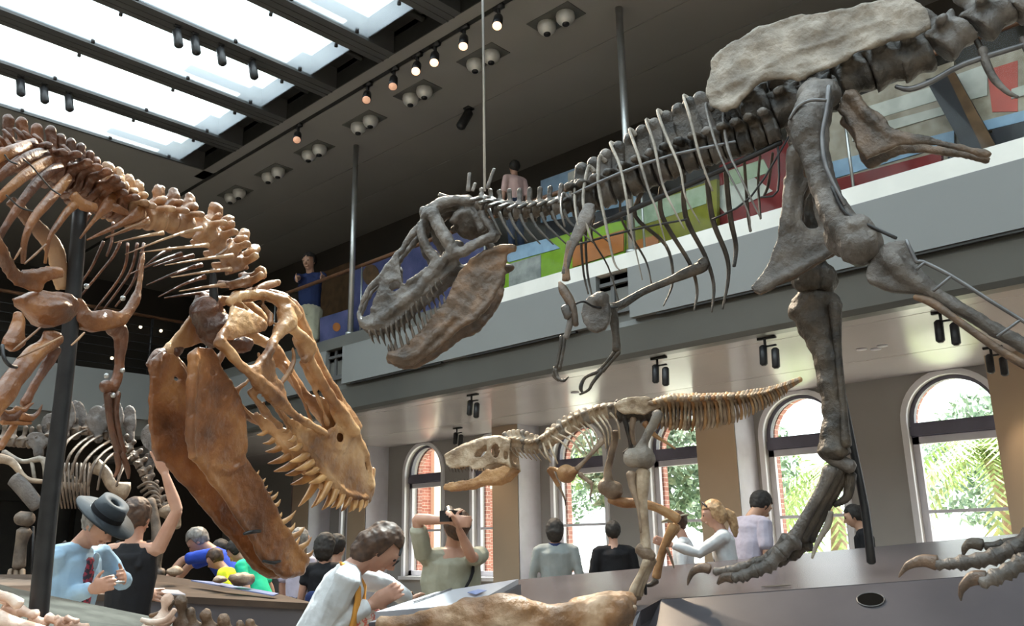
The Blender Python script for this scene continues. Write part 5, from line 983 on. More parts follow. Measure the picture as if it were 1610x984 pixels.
    g.tube([T(0, 0, -.035), T(0, .0, .06), T(0, .008, .18), T(0, .0, .262), T(0, -.002, .292 if not tank else .278)], [.100*H*wide*lz, .091*H*wide*lz, .102*H*wide*lz, .100*H*wide, .060*H if not tank else .082*H], seg=16, up=r, flat=.66, smooth=2)
    if tank:
        for s in (-1, 1): g.tube([T(s*.06, .045, .22), T(s*.065, .0, .315), T(s*.06, -.05, .22)], .014*H, seg=7, smooth=2)
    else:
        g.tube([sh[0]-tu*.004*H, T(0, 0, .278), sh[1]-tu*.004*H], [.036*H, .05*H, .036*H], seg=10)
        for i, (S, e, w_) in enumerate(AR):
            if sleeve > 0:
                pts = [S, S.lerp(e, min(1, sleeve*1.6)*.5), S.lerp(e, min(1, sleeve*1.6))]; rr = [.038*H, .037*H, .036*H]
                if sleeve > .7: pts = [S, S.lerp(e, .5), e, e.lerp(w_, .5), e.lerp(w_, .93)]; rr = [.038*H, .036*H, .031*H, .030*H, .024*H]
                g.tube(pts, [q*lz for q in rr], seg=10)
    tp = g.fuse('shirt' if not skirt else 'dress', top, root, voxel=vox*1.1, it=3, disp=.006, dscale=9)
    if legs and (bottom or skirt):
        g = G()
        if skirt: g.tube([T(0, 0, .04), hip-u*.02*H, V((hip.x, hip.y, hip_z-skirt*H))], [.088*H, .105*H, .12*H], seg=14, up=r, flat=.75, smooth=2); nm = 'skirt'
        else:
            g.tube([T(0, 0, .045), T(0, 0, 0), hip-u*.035*H], [.088*H*wide, .100*H*wide, .092*H*wide], seg=14, up=r, flat=.72, smooth=2)
            for s, an in zip((-1, 1), ft):
                h0 = hip+r*s*.05*H; kn = V((hip.x, hip.y, fl_+(hip_z-fl_)*.52))+r*s*.052*H+f*.012*H
                g.tube([h0, h0.lerp(kn, .5), kn] + ([] if shorts else [kn.lerp(an, .5), an]), [.066*H, .058*H, .05*H] + ([] if shorts else [.040*H, .036*H]), seg=10, smooth=2)
            nm = 'shorts' if shorts else 'trousers'
        g.fuse(nm, bottom if not skirt else top, root, voxel=vox*1.2, it=3, disp=.004)
        g = G(); [g.tube([an-u*.026*H-f*.02*H, an+f*.05*H-u*.03*H, an+f*.11*H-u*.034*H], [.028*H, .027*H, .018*H], seg=8) for an in ft]; g.build('shoes', 'cloth_black', root)
    # hair
    g = G()
    if hair != 'none':
        g.ball(HD(0, -.012, .020), .066*H, sq=(.90, .98, 1.0), seg=14, rings=10, rot=rot)
        if hair in ('bob', 'long', 'pony'): g.tube([HD(0, -.02, .03), HD(0, -.035, -.02), HD(0, -.03, -.06 if hair == 'bob' else -.04)], [.064*H, .064*H, .05*H], seg=12, up=hr, flat=.75)
        if hair == 'long': g.tube([HD(0, -.035, -.03), HD(0, -.045, -.11), HD(0, -.04, -.17)], [.05*H, .045*H, .02*H], seg=10, up=hr, flat=.5)
        if hair == 'pony': g.tube([HD(0, -.06, .0), HD(.01, -.095, -.03), HD(.015, -.09, -.10), HD(.01, -.08, -.15)], [.02*H, .03*H, .026*H, .01*H], seg=9, smooth=2)
        if hair == 'bun': g.ball(HD(0, -.058, .03), .030*H); g.tube([HD(0, -.03, .0), HD(0, -.035, -.035)], [.045*H, .026*H], up=hr)
        if hair == 'short': g.tube([HD(0, -.02, .02), HD(0, -.034, -.03)], [.05*H, .034*H], up=hr, flat=.7)
        hb = g.fuse('hair', hc, body, voxel=vox, it=1, disp=.006, dscale=30)
        # keep the face clear: push hair back from it
        me = hb.data
        for v in me.vertices:
            q = v.co-hc_; y = q.dot(hf)/H; z = q.dot(hu)/H
            if y > .012 and z < .040: v.co = v.co - hf*min(.06*H, (y-.012)*H*1.3) 
    if extra: extra(locals())
    return root
def strap(e, pts, r=.008, m='cloth_black', nm='strap'): return G().tube(pts, r, seg=6, smooth=4, flat=.4).build(nm, m, e['root'])
def ex_hat(e):
    HD, H, hu, hr, hf, T, root, body = e['HD'], e['H'], e['hu'], e['hr'], e['hf'], e['T'], e['root'], e['body']
    g = G(); c = HD(0, -.005, .035)
    ring = lambda R_, z, fr=0: [c+hr*R_*H*math.cos(t)*.92+hf*R_*H*math.sin(t)+hu*(z-fr*abs(math.cos(t))*-.6)*H for t in [2*math.pi*i/28 for i in range(28)]]
    vs = ring(.118, -.002, .018)+ring(.062, .008)+ring(.060, .03)+ring(.052, .066)+ring(.02, .060)+ring(.018, .05)+ring(.05, .0)+ring(.117, -.008, .018)
    fs = [(a*28+i, a*28+(i+1) % 28, ((a+1) % 8)*28+(i+1) % 28, ((a+1) % 8)*28+i) for a in range(8) for i in range(28)]
    g.add(vs, fs); o = g.build('hat', 'felt_dark', body, label='dark wide brimmed hat')
    g = G(); vb = ring(.0635, .009)+ring(.0625, .026); g.add(vb, [(i, (i+1) % 28, 28+(i+1) % 28, 28+i) for i in range(28)]); g.build('hat_band', 'cloth_black', body)
    # open jacket shows a dark patterned front
    G().tube([T(.005, .064, .27), T(.01, .074, .18), T(.01, .078, .05), T(.01, .076, -.03)], [.02*H, .035*H, .035*H, .03*H], up=e['r'], flat=.4, smooth=2).build('patterned_shirt', 'tie_print', root)
    G().tube([T(-.03, .06, .285), T(-.01, .07, .25)], [.014*H, .018*H], up=e['r'], flat=.4).build('collar', 'cloth_paleblue', root)
    strap(e, [T(.045, -.02, .32), T(.10, -.01, .285), T(.125, -.01, .2), T(.13, -.03, .08), T(.12, -.07, -.03)], .012)
    g = G(); c = T(.12, -.09, -.08); g.tube([c-e['f']*.05*H, c+e['f']*.05*H], [.05*H, .05*H], flat=.7); g.fuse('shoulder_bag', 'cloth_black', root, voxel=.01)
    w = e['AR'][1][2]; p = e['AR'][0][2].lerp(w, .5)+e['f']*.03*H
    G().box((p.x-.035, p.y-.05, p.z+.0), (p.x+.035, p.y+.03, p.z+.015)).build('phone', 'steel', root)
    G().prism([T(.055, .085, .13), T(.085, .08, .02), T(.08, .09, -.22), T(.045, .09, -.22), T(.045, .09, .04)], e['f']*.006).build('paper_sheet', 'cloth_white', root)
person('man in dark brimmed hat and pale blue jacket looking down at his hands', 172, 797, 5.3, 104, lean=8, hp=32, hair='short', hc='hair_grey', top='cloth_paleblue', sleeve=1, bottom='cloth_jeans', vox=.007, loose=1.1, arms=[[(190, 912, 5.6), (194, 905, 5.25)], [(92, 935, 5.15), (178, 914, 5.0)]], curl=.8, extra=ex_hat, wide=1.05)
person('woman in black tank top and blue jeans reaching up with one arm', 216, 786, 6.1, 8, hair='bun', hc='hair_brown', top='cloth_black', tank=True, sleeve=0, bottom='cloth_jeans', vox=.007, arms=[((-.17, .06, .16), (-.07, .16, .12)), (W(249, 822, 6.0).to_tuple()+(0,), ) and [(282, 796, 6.0), (256, 735, 6.0)]], curl=.12, spread=.35, palm=[None, (-FH).to_tuple()])
person('man in blue polo shirt leaning forward over the black plinth', 300, 836, 8.8, -100, lean=40, hp=10, H=1.74, hc='hair_grey', top='cloth_blue', sleeve=.5, vox=.011, arms=[[(288, 880, 8.6), (268, 903, 8.5)], [(300, 888, 8.9), (284, 905, 8.9)]])
person('dark haired child in navy shirt between the blue and yellow shirts', 342, 852, 9.5, -80, lean=15, hp=20, hc='hair_black', top='cloth_navy', sleeve=.5, vox=.012)
person('child in bright yellow shirt bending over the plinth', 332, 866, 8.4, -90, lean=25, hp=15, hc='hair_brown', top='cloth_yellow', sleeve=.5, vox=.012, H=1.3)
person('dark haired child in green shirt bending over the plinth', 364, 853, 8.3, -75, lean=28, hp=20, hc='hair_black', top='cloth_green', sleeve=.5, vox=.011, H=1.45)
def ex_yb(e): T = e['T']; g = G(); g.tube([T(.1, .1, -.05), T(.1, .1, .08)], [.05, .06]); g.fuse('yellow_bag', 'cloth_yellow', e['root'], voxel=.012); g = G(); g.tube([T(.1, .1, -.16), T(.1, .1, -.07)], [.06, .055]); g.fuse('red_bag', 'cloth_red', e['root'], voxel=.012)
person('person in magenta shirt behind the tip of the amber jaw', 397, 846, 10.4, -60, lean=6, hc='hair_brown', top='cloth_magenta', sleeve=.6, vox=.012, extra=ex_yb)
person('grey haired visitor in pale lilac shirt right behind the amber jaw tip', 472, 832, 9.4, 30, hc='hair_grey', top='cloth_lilac', sleeve=.5, vox=.011)
def ex_bp(e):
    T = e['T']; g = G(); g.tube([T(-.02, -.085, .05), T(-.02, -.09, .14)], [.055*e['H']]*2, up=e['r'], flat=.5); g.fuse('backpack', 'cloth_navy', e['root'], voxel=.012); strap(e, [T(.07, .0, .30), T(.05, -.07, .22), T(-.02, -.09, .14)], .008)
person('woman in short black dress seen from behind with small backpack', 512, 840, 7.8, 12, hair='bob', hc='hair_black', top='cloth_black', sleeve=.3, skirt=.22, bottom=None, vox=.01, extra=ex_bp)
person('dark haired visitor in black partly hidden by the woman in black dress', 530, 842, 8.3, 20, hc='hair_black', top='cloth_black', sleeve=.5, vox=.012)
def ex_sc(e):
    T, H, root, HD = e['T'], e['H'], e['root'], e['HD']
    G().tube([T(.05, -.03, .305), T(.085, .04, .27), T(.085, .085, .15), T(.06, .11, .0), T(.05, .12, -.10)], [.022*H, .024*H, .026*H, .026*H, .022*H], flat=.35, smooth=3, up=e['r']).build('scarf', 'cloth_orange', root)
    G().tube([T(-.04, -.02, .305), T(-.02, .06, .28), T(0, .10, .15), T(0, .13, .02)], [.02*H, .02*H, .022*H, .015*H], flat=.35, smooth=3, up=e['r']).build('scarf_end', 'cloth_orange', root)
    g = G(); c = W(563, 968, 4.35); g.ball(c, .115, sq=(1, 1, .72), seg=16, rings=10); o = g.fuse('flowered_bag', 'flower_print', root, voxel=.01, label='white and red flower print bag'); G().tube([c+V((0, 0, .02))+RH*.10, c-V((0, 0, .012))-FH*.1, c+V((0, 0, .02))-RH*.10], .006, smooth=3).build('bag_flap', 'cloth_red', root)
    for s in (-1, 1): G().tube([HD(s*.02+.013*math.cos(t*.7), .062, .008+.013*math.sin(t*.7)) for t in range(10)], .002, seg=5, cap=False).build('spectacles', 'black_metal', root)
    G().tube([HD(-.04, .05, .03), HD(0, .02, .075), HD(.04, .05, .03)], .004*H).build('sunglasses', 'black_metal', root)
person('woman with brown bob in white top and orange scarf leaning over the panel', 622, 834, 4.5, 78, lean=28, hp=22, hair='bob', hc='hair_brown', top='cloth_white', sleeve=.85, bottom='cloth_khaki', vox=.007, loose=1.1, H=1.66, arms=[[(640, 925, 4.9), (652, 950, 5.0)], [(520, 965, 4.2), (605, 938, 4.3)]], extra=ex_sc)
def ex_cam(e):
    H, root = e['H'], e['root']; T = e['T']
    c = W(709, 812, 6.0); G().box((c.x-.06, c.y-.05, c.z-.035), (c.x+.06, c.y+.05, c.z+.04)).cyl(c, c+V((.09, .12, .05)), .035).build('camera', 'black_metal', root, False)
    strap(e, [T(.07, .0, .31), T(.06, -.085, .22), T(-.02, -.10, .10), T(-.09, -.07, -.05)], .026); g = G(); cc = T(-.17, .02, .03); g.tube([cc-V((0, 0, .12)), cc+V((0, 0, .1))], [.1, .09], flat=.7); g.fuse('camera_bag', 'cloth_black', root, voxel=.012); G().tube([T(-.17, .05, .13), T(-.14, .07, .08), T(-.13, .08, .03)], .02, smooth=2).build('brown_strap', 'wood_rail', root)
person('bulky photographer in olive shirt holding a camera up to his face', 722, 806, 6.2, -28, lean=-3, hp=-22, hc='hair_brown', hair='short', top='cloth_olive', sleeve=.45, bottom='cloth_khaki', vox=.008, wide=1.28, loose=1.08, arms=[[(660, 842, 6.1), (699, 818, 6.0)], [(744, 876, 6.1), (718, 824, 5.95)]], extra=ex_cam, curl=.9)
def ex_col(e): T = e['T']; H = e['H']; G().tube([T(0, -.03, .305), T(.04, .0, .31), T(0, .035, .30), T(-.04, 0, .31), T(0, -.03, .305)], .016*H, seg=8, smooth=2).build('collar', 'cloth_navy', e['root'])
person('visitor with dark bob in grey jacket seen from behind at the windows', 872, 817, 10.2, 5, hair='bob', hc='hair_black', top='cloth_grey', sleeve=1, bottom='cloth_darkjeans', vox=.012, wide=1.15, extra=ex_col)
person('short haired visitor in black shirt seen from behind, right of the grey jacket', 963, 821, 10.4, -6, hc='hair_black', top='cloth_black', sleeve=.6, vox=.012, wide=1.15)
def ex_sg(e): HD = e['HD']; H = e['H']; G().tube([HD(-.045, .02, .05), HD(-.02, .03, .078), HD(.02, .03, .078), HD(.045, .02, .05)], .005*H, smooth=2).build('sunglasses', 'black_metal', e['root']); T = e['T']; strap(e, [T(.06, 0, .31), T(.0, .07, .2), T(-.08, .05, .02)], .012, 'cloth_navy')
person('blonde woman in white sweater with sunglasses on her hair, facing left', 1117, 789, 8.9, -82, lean=8, hp=8, hair='pony', hc='hair_blonde', top='cloth_white', sleeve=1, bottom='cloth_darkjeans', vox=.01, arms=[[(1088, 878, 8.7), (1073, 862, 8.7)], ((.14, -.01, .1), (.12, .13, .06))], extra=ex_sg, palm=[(1, 0, 0), None])
def ex_cap(e):
    HD, hr, hf, hu, H = e['HD'], e['hr'], e['hf'], e['hu'], e['H']; g = G(); c = HD(0, 0, .04); g.ball(c, .062*H, sq=(1, 1, .75), seg=14, rings=8); g.tube([c-hu*.006*H, c+hu*.004*H], [.095*H, .09*H], seg=18, cap=False); g.build('sun_hat', 'cloth_khaki', e['body'])
person('visitor in white shirt and tan sun hat beside the young dinosaur leg', 1062, 806, 9.8, -70, hp=14, hc='hair_brown', top='cloth_white', sleeve=1, vox=.012, extra=ex_cap)
person('man in pale lilac tee shirt looking down, right of the blonde woman', 1202, 777, 9.5, 62, lean=10, hp=32, hc='hair_black', top='cloth_lilac', sleeve=.5, bottom='cloth_jeans', skin='skin_tan', vox=.01, loose=1.08)
person('woman with dark bun in black top by the window behind the grey leg', 1337, 796, 10.8, -70, lean=6, hp=14, hair='bun', hc='hair_black', top='cloth_black', sleeve=.5, vox=.012, skin='skin_tan')
# visitors on the upper gallery
p = hitx(486, 399, 10.32)
def ex_em(e): G().tube([W(461, 458, 15.9), W(463, 468, 15.9)], .05).build('gold_emblem', 'cloth_yellow', e['root'])
person('man in dark shirt and khaki shorts leaning on the upper gallery railing', 0, 0, 0, 195, lean=3, hp=10, hc='hair_black', top='cloth_navy', sleeve=.5, bottom='cloth_khaki', shorts=True, skin='skin_tan', vox=.014, pt=p, base=5.2, arms=[[(518, 455, 15.9), (500, 438, 15.4)], [(460, 430, 16.2), (450, 450, 15.8)]])
p = hitx(809, 254, 10.9); tag(G().box((10.6, p.y-.35, 5.2), (11.2, p.y+.35, p.z-1.80)).build('viewing_platform', 'black_metal', None, False), 'low dark platform under the visitor in pink behind the grey neck', 'platform')
person('dark haired visitor in pink shirt on the gallery behind the grey neck', 0, 0, 0, -30, hc='hair_black', top='cloth_pink', sleeve=.6, vox=.014, pt=p, base=p.z-1.75)
# ------------------------------------------------------------- lamps
mat('lamp_bulb', (1, .85, .6), rough=.3, emit=2)
mat('lamp_dim', (1, .55, .36), rough=.3, emit=.4)
sp = [(8.30, 7.97, 'glowing', 'rightmost'), (8.30, 8.73, 'glowing', 'second from the right'), (8.30, 9.41, 'glowing', 'third from the right'), (8.30, 9.85, 'glowing', 'middle one'), (8.30, 10.46, 'dim', 'third from the left'), (8.30, 11.19, 'dim', 'second from the left'), (8.30, 13.36, 'dim', 'leftmost')]
target = [V(W(360, 560, 3.9)), V(W(520, 700, 4.3)), V(W(420, 700, 4.1)), V(W(200, 300, 3.7)), V(W(330, 860, 4.1)), V(W(260, 330, 3.7)), V(W(100, 420, 3.3))]
for (x, y, gl, pos), tg in zip(sp, target):
    r = thing('track_spotlight', '%s black spotlight hanging from the ceiling track, %s of the seven' % (gl, pos), 'spotlight', (x, y, ZC), 'spotlights on the ceiling track')
    p = V((x, y, ZC)); j = p-V((0, 0, .16)); G().box((x-.04, y-.09, ZC-.05), (x+.04, y+.09, ZC+.05)).cyl(p, j, .028).build('stem', 'black_metal', r)
    d = ((tg-j).normalized()+V((0, 0, -.55))).normalized(); a = j-d*.02; b = j+d*.34
    G().tube([a-V((0, 0, .02)), a+d*.1, b], [.05, .072, .078], seg=16, cap=False).build('lamp_body', 'black_metal', r)
    G().cyl(b-d*.012, b+d*.004, .07, seg=16).build('lens', 'lamp_glow' if gl == 'glowing' else 'lamp_dim', r, label='warm glowing lens' if gl == 'glowing' else None)
    light('spot_beam', 'SPOT', b+d*.03, 1500 if gl == 'glowing' else 800, (1, .80, .58), aim=b+d*5, spot_size=math.radians(64), spot_blend=.6, shadow_soft_size=.06)
r = thing('ceiling_spotlight', 'single black spotlight on the gallery ceiling behind the thin hanging rod', 'spotlight', (10.16, 10.57, ZC))
G().cyl((10.16, 10.57, ZC), (10.16, 10.57, ZC-.15), .03).box((10.08, 10.5, ZC-.03), (10.24, 10.64, ZC)).build('stem', 'black_metal', r); G().tube([(10.16, 10.57, ZC-.1), (10.0, 10.62, ZC-.42)], .09, seg=14).build('lamp_body', 'black_metal', r)
eb = [(9.15, 7.56), (9.12, 9.14), (9.1, 10.79), (9.1, 12.34), (9.12, 14.04), (9.12, 15.57), (9.12, 17.18)]
nm = ['rightmost', 'second from the right', 'third from the right', 'middle one', 'third from the left', 'second from the left', 'leftmost']
for (x, y), q in zip(eb, nm):
    r = thing('ceiling_light', 'twin silver eyeball ceiling light in a recessed plate, %s of the seven' % q, 'ceiling light', (x, y, ZC), 'twin eyeball ceiling lights')
    G().box((x-.22, y-.42, ZC-.012), (x+.22, y+.42, ZC)).build('housing', 'soffit_grey', r, False)
    for s in (-.19, .19):
        e = G().ball((x, y+s, ZC-.06), .15, seg=16, rings=10).build('eyeball', 'lamp_silver', r)
        d = V((-.1, -.1, -1)).normalized(); c = V((x, y+s, ZC-.06)); G().cyl(c+d*.08, c+d*.152, .055, seg=16).build('lamp_mouth', 'black_metal', e)
bs = [(5.13, 11.85, 0), (5.42, 11.85, 0), (5.86, 11.85, 0), (6.44, 11.87, 0), (3.95, 15.12, 1), (4.32, 15.1, 1), (4.73, 15.1, 1)]
nm = ['leftmost of four', 'second of four', 'third of four', 'rightmost of four', 'leftmost of three', 'middle of three', 'rightmost of three']
for (x, y, k), q in zip(bs, nm):
    r = thing('beam_spotlight', 'short dark spotlight hanging under a skylight beam, %s on the %s beam' % (q, 'lower left' if k else 'upper'), 'spotlight', (x, y, ZC), 'spotlights under the skylight beams')
    G().cyl((x, y, ZC), (x, y, ZC-.14), .025).box((x-.05, y-.03, ZC-.03), (x+.05, y+.03, ZC)).build('stem', 'black_metal', r); G().tube([(x, y, ZC-.1), (x+.03, y-.05, ZC-.36)], .07, seg=12).build('lamp_body', 'black_metal', r)
ls = [(10.12, 10.46, 'beside the head of the young dinosaur, near the beam'), (12.83, 13.73, 'above the young snout at the back seam'), (9.98, 6.61, 'right of the grey dinosaur hand'), (9.99, 4.99, 'just left of the far grey leg'), (10.3, 2.98, 'right of the far grey leg'), (12.82, 3.15, 'behind the near grey shin above the right window')]
for x, y, q in ls:
    r = thing('ceiling_spotlight', 'black can spotlight under the gallery, '+q, 'spotlight', (x, y, ZS), 'black spotlights under the gallery')
    z = ZS; G().box((x-.03, y-.12, z-.03), (x+.03, y+.12, z)).cyl((x, y+.03, z), (x, y+.03, z-.12), .018).box((x-.02, y-.12, z-.13), (x+.02, y+.08, z-.11)).build('stem', 'black_metal', r)
    light('spot_beam', 'SPOT', (x, y, z-.4), 40, (1, .78, .52), aim=(13.4, {10.46: 12.9, 13.73: 12.9, 6.61: 7.8, 4.99: 7.8, 2.98: 3.0, 3.15: 3.0}[y], 2.4), spot_size=math.radians(40), spot_blend=.8, shadow_soft_size=.08)
    for s, h in ((.06, .0), (-.1, .06)): G().tube([(x, y+s, z-.12-h), (x-.02, y+s, z-.34-h)], .05, seg=12).build('lamp_body', 'black_metal', r)
for x, y, w_ in ((11.3, 9.2, 0), (11.6, 4.3, 1)):
    r = thing('ceiling_sensor', 'small white %s on the gallery underside %s' % (('disc', 'above the young dinosaur neck'), ('three piece sprinkler plate', 'left of the near grey shin'))[w_], 'ceiling fitting', (x, y, ZS))
    g = G(); [g.cyl((x+dx, y+dy, ZS-.015), (x+dx, y+dy, ZS), .07, seg=14) for dx, dy in (((0, 0),), ((0, .14), (0, -.14), (.14, 0)))[w_]]; g.build('cover', 'white_paint', r)
# ------------------------------------------------------------- gallery posts, railing, displays
for y in (.2, 6.7, 13.3):
    if y < 1: continue
    r = thing('steel_post', 'slim steel post from gallery ledge to ceiling, %s' % ('right one above the grey ribs' if y < 8 else 'left one beside the standing man'), 'post', (XB+.02, y, 5.44), 'steel posts')
    G().cyl((XB+.02, y, 5.44), (XB+.02, y, ZC), .055, seg=16).build('shaft', 'steel', r); G().cyl((XB+.02, y, 5.44), (XB+.02, y, 5.5), .09, seg=16).build('collar', 'steel', r)
r = thing('glass_railing', 'glass railing with dark wooden handrail along the upper gallery', 'railing', (XB, 8, 5.44))
ys = [-6, -2.8, .4, 3.6, 6.6, 9.8, 13.2, 16.3, 19.3]
for a, b in zip(ys, ys[1:]): G().box((XB+.13, a+.02, 5.44), (XB+.145, b-.02, 6.78)).build('glass_panel', 'rail_glass', r, False)
G().tube([(XB+.18, -6, 6.86), (XB+.18, 11.5, 6.86), (XB+.18, 19.4, 6.86)], .04, seg=10).build('handrail', 'wood_rail', r)
for y in ys[1:]: G().cyl((XB+.18, y, 5.2), (XB+.18, y, 6.84), .018, seg=8).build('baluster', 'steel', r)
r = thing('glass_railing', 'dark railing with thin cables on the far end gallery at left', 'railing', (4, 19.7, 5.44))
g = G(); [g.box((-9, 19.66, 5.6+k*.2), (9.5, 19.68, 5.612+k*.2)) for k in range(6)]; g.build('cable', 'black_metal', r, False)
G().tube([(-9, 19.7, 6.86), (9.5, 19.7, 6.86)], .04, seg=8).build('handrail', 'wood_rail', r)
for k in range(8): G().cyl((8.6-k*1.9, 19.7, 5.44), (8.6-k*1.9, 19.7, 6.84), .03, seg=8).build('baluster', 'black_metal', r)
def cmat(n, c, c2=None, **k): mat(n, c, c2 or tuple(min(1, v*1.25) for v in c), **{**dict(rough=.75, scale=5, spec=.2), **k})
cmat('case_red', (.15, .02, .02)); cmat('case_lime', (.17, .30, .02)); cmat('case_olive', (.17, .165, .02)); cmat('case_blue', (.05, .06, .15), (.11, .11, .24), scale=2); cmat('case_paleblue', (.22, .32, .44)); cmat('case_white', (.42, .42, .38), (.55, .55, .5)); cmat('case_beige', (.24, .20, .15), (.4, .35, .28)); cmat('case_brown', (.08, .045, .024), (.13, .075, .04)); cmat('case_black', (.03, .03, .035)); cmat('case_orange', (.34, .12, .035)); cmat('case_green', (.25, .33, .22), (.4, .46, .34)); cmat('case_grey', (.2, .2, .2), (.35, .35, .34)); cmat('case_salmon', (.42, .09, .07))
def panel(nm, lab, cat, m, pts, X=10.6, th=.08, extra=(), grp=None):
    P_ = [hitx(a, b, X) for a, b in pts]; r = thing(nm, lab, cat, (X, sum(p.y for p in P_)/len(P_), 5.2), grp)
    G().prism(P_, (th, 0, 0)).build('board', m, r, False)
    lo_ = min(P_, key=lambda p: p.z); cy_ = sum(p.y for p in P_)/len(P_)
    if lo_.z > 5.22: G().box((X+.02, min(p.y for p in P_)+.1, 5.2), (X+.06, max(p.y for p in P_)-.1, min(p.z for p in P_)+.25)).build('stand', 'case_black', r, False)
    for j, (pn, m2, p2) in enumerate(extra): G().prism([hitx(a, b, X-.01-.006*j) for a, b in p2], (.01+.006*j, 0, 0)).build(pn, m2, r, False)
    return r
panel('display_case', 'blue violet picture display seen behind the grey snout', 'display', 'case_blue', [(556, 425), (760, 345), (760, 500), (556, 560)], X=11.0, extra=[('round_picture', 'case_brown', [(a, b) for a, b, c in ell(583, 432, 13, 17, 0)])])
panel('display_case', 'dark blue display board left of the slim steel post', 'display', 'case_blue', [(503, 500), (548, 486), (548, 570), (503, 580)], X=10.4, extra=[('gold_emblem', 'case_orange', [(a, b) for a, b, c in ell(529, 514, 6, 7, 0)])])
panel('display_case', 'lime green display case under the neck of the grey dinosaur', 'display', 'case_lime', [(770, 405), (900, 365), (982, 346), (982, 447), (770, 510)], X=10.3, extra=[('grey_table', 'case_grey', [(800, 415), (850, 400), (850, 450), (800, 465)]), ('pale_tray', 'case_paleblue', [(780, 395), (860, 375), (880, 390), (800, 412)]), ('orange_print', 'case_orange', [(900, 385), (980, 361), (980, 394), (900, 420)])])
panel('display_case', 'olive green display case behind the grey ribs', 'display', 'case_olive', [(985, 330), (1127, 281), (1127, 400), (985, 440)], X=10.3, extra=[('pale_tray', 'case_green', [(985, 330), (1110, 290), (1110, 320), (990, 360)]), ('orange_print', 'case_orange', [(1000, 378), (1035, 368), (1035, 382), (1000, 395)])])
panel('display_case', 'pale blue sloped display with a white end above the grey neck', 'display', 'case_paleblue', [(850, 284), (1000, 230), (1000, 320), (850, 350)], X=11.6, extra=[('light_box', 'case_white', [(893, 272), (912, 264), (912, 280), (893, 288)])])
panel('display_case', 'maroon display case with pale papers right of the olive one', 'display', 'case_red', [(1131, 260), (1243, 218), (1243, 362), (1131, 400)], X=10.44, extra=[('pale_papers', 'case_white', [(1110, 300), (1180, 275), (1215, 300), (1140, 335)]), ('green_print', 'case_green', [(1140, 270), (1200, 250), (1210, 270), (1150, 292)])])
panel('display_case', 'pale striped display wall behind the grey hip bones', 'display', 'case_beige', [(1245, 190), (1500, 95), (1500, 260), (1245, 320)], X=10.6, extra=[('white_stripe', 'case_white', [(1340, 175), (1500, 125), (1500, 150), (1340, 198)]), ('blue_stripe', 'case_paleblue', [(1245, 270), (1500, 205), (1500, 225), (1245, 300)]), ('white_stripe', 'case_white', [(1340, 205), (1490, 165), (1490, 178), (1340, 222)])])
panel('display_case', 'long maroon case base beneath the striped display wall', 'display', 'case_red', [(1245, 300), (1480, 238), (1480, 310), (1245, 360)], X=10.3, extra=[('label_plate', 'case_paleblue', [(1345, 258), (1385, 246), (1388, 256), (1350, 268)])])
panel('leaning_column', 'brown leaning column with dark side between the display walls', 'column', 'case_black', [(1455, 125), (1500, 112), (1572, 240), (1525, 252)], X=10.2, th=.08, extra=[('brown_side', 'case_brown', [(1488, 116), (1500, 112), (1572, 240), (1550, 246)])])  # brown strip along one edge of the dark board
panel('display_case', 'white display wall with red section at the right edge of the gallery', 'display', 'case_beige', [(1478, 118), (1700, 40), (1700, 200), (1546, 206)], X=10.4, extra=[('red_section', 'case_salmon', [(1552, 110), (1600, 95), (1600, 175), (1560, 176)]), ('white_stripe', 'case_white', [(1490, 122), (1552, 100), (1552, 150), (1510, 160)]), ('blue_stripe', 'case_paleblue', [(1546, 190), (1700, 150), (1700, 168), (1546, 206)]), ('white_stripe', 'case_white', [(1590, 140), (1700, 105), (1700, 125), (1590, 155)])])
panel('display_case', 'black case base under the white display wall at the right edge', 'display', 'case_black', [(1560, 204), (1700, 165), (1700, 250), (1560, 280)], X=10.3)
panel('display_case', 'tan display board behind the man on the gallery', 'display', 'case_brown', [(503, 430), (553, 410), (553, 500), (503, 520)], X=11.8)
for x, y, q in ((221, 514, 'right of the amber forearm'), (253, 520, 'right of the other far lamp'), (176, 563, 'lowest of the three far lamps')):
    rr_ = W(x, y, 1)-CAM; p = CAM+rr_*(25.6/rr_.y); r = thing('wall_lamp', 'tiny glowing lamp in the dark far gallery, '+q, 'lamp', p)
    G().ball(p, .05).build('bulb', 'lamp_bulb', r); G().cyl(p, (p.x, 25.86, p.z), .025).build('bracket', 'black_metal', r)
# ------------------------------------------------------------- outside
mat('grass', (.42, .43, .36), (.5, .5, .42), rough=.9, scale=3); mat('leaf_green', (.16, .30, .08), (.40, .52, .20), rough=.6, scale=9); mat('leaf_pale', (.14, .24, .17), (.34, .44, .30), rough=.6, scale=9); mat('bark', (.22, .16, .11), (.34, .26, .19), rough=.9, scale=12)  # grass greyed and lightened for the light it bounces indoors
tag(G().box((14.7, -40, -.4), (90, 70, -.3)).build('lawn', 'grass', None, False), 'sunlit pale lawn outside the windows', 'lawn', kind='structure')
r = thing('building', 'red brick wing of the building outside the left windows', 'building', (17.5, 22, -.3))
G().box((15.3, 19, -.3), (19.6, 32, 9)).build('wall', 'brick', r, False); G().box((15.25, 18.9, 3.2), (19.7, 19, 3.5)).box((16.7, 18.85, -.3), (17.5, 19, 9)).build('stone_band', 'cream_paint', r, False)
rnd = random.Random(3)
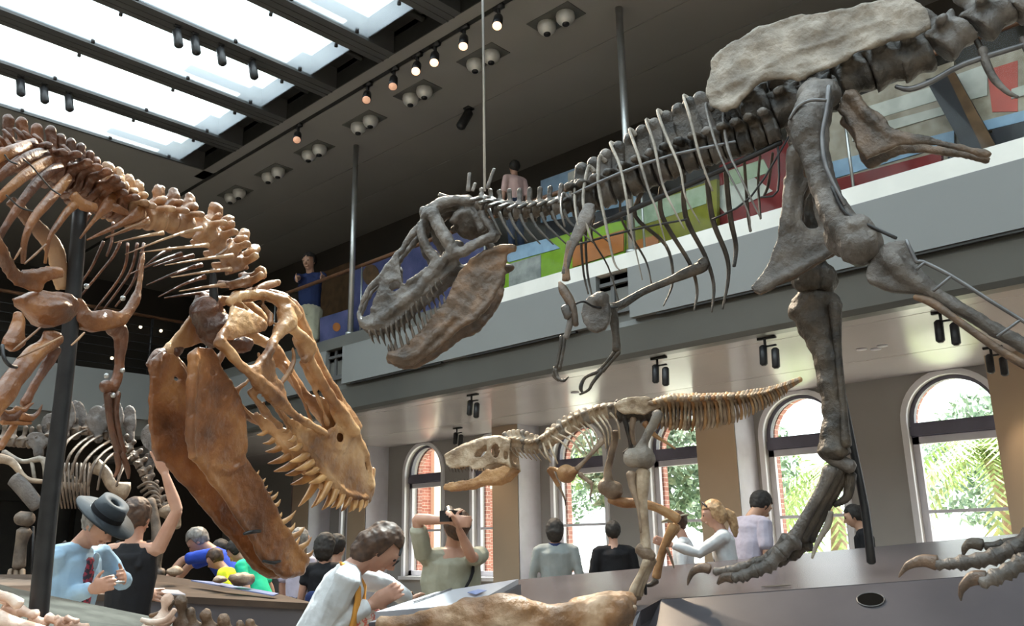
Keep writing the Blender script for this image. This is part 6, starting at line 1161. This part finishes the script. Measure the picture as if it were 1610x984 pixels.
def tree(x, y, h, rad, m, lab, palm=False):
    r = thing('tree', lab, 'tree', (x, y, -.3), 'trees outside the windows')
    G().tube([(x, y, -.3), (x+.2, y-.1, h*.35), (x, y+.1, h*.6)], [.28, .2, .14], smooth=2).build('trunk', 'bark', r)
    g = G()
    if palm:
        for k in range(26):
            a = k*2.4; L = rad*(.8+.4*rnd.random()); el = rnd.uniform(-.5, .9); pts = []
            for j in range(7):
                t = j/6; pts.append(V((x+math.cos(a)*L*t, y+math.sin(a)*L*t, h*.62+L*(el*t-.9*t*t))))
            for p, q in zip(pts, pts[1:]):
                d = (q-p); sd = V((-math.sin(a), math.cos(a), 0))
                for s in (1, -1):
                    for u in (0, .35, .7): b = p+d*u; g.add([b, b+d*.22, b+sd*s*.35+d*.5-V((0, 0, .18))], [(0, 1, 2)])
    else:
        for k in range(5200 if m == 'leaf_pale' else 3400):
            v = V((rnd.gauss(0, 1), rnd.gauss(0, 1), rnd.gauss(0, 1))).normalized()*(rnd.random()**.4)*rad; v.z *= .85
            if noise.noise(v*1.1/rad*2.4+V((x, y, 0))) < -.08: continue
            c = V((x, y, h*.72))+v; a = V((rnd.uniform(-1, 1), rnd.uniform(-1, 1), rnd.uniform(-1, 1))).normalized(); b = a.orthogonal().normalized(); s = .12+.14*rnd.random()
            g.add([c-a*s, c+b*s*.6, c+a*s, c-b*s*.6], [(0, 1, 2, 3)])
    g.build('crown', m, r, False)
tree(20, 5.2, 5.2, 2.2, 'leaf_green', 'feathery palm seen through the rightmost tall window', True)
tree(24, 10.6, 5.6, 2.4, 'leaf_green', 'arching palm seen through the window behind the far grey leg', True)
tree(30, 17.4, 6, 3.0, 'leaf_pale', 'hazy green tree farther away, left of the arching palm')
tree(23, 16.0, 6.2, 2.5, 'leaf_pale', 'bushy grey green tree behind the blonde woman')
tree(24.5, 22.6, 6.6, 2.5, 'leaf_green', 'leafy tree behind the grey jacketed visitor')
tree(33, 28, 7, 3.2, 'leaf_pale', 'dark leaning tree farther behind the same window')
tree(36, 9, 6, 3.2, 'leaf_pale', 'distant tree low in the rightmost tall window')
tree(40, 22, 6, 3.2, 'leaf_green', 'distant tree behind the bushy one')
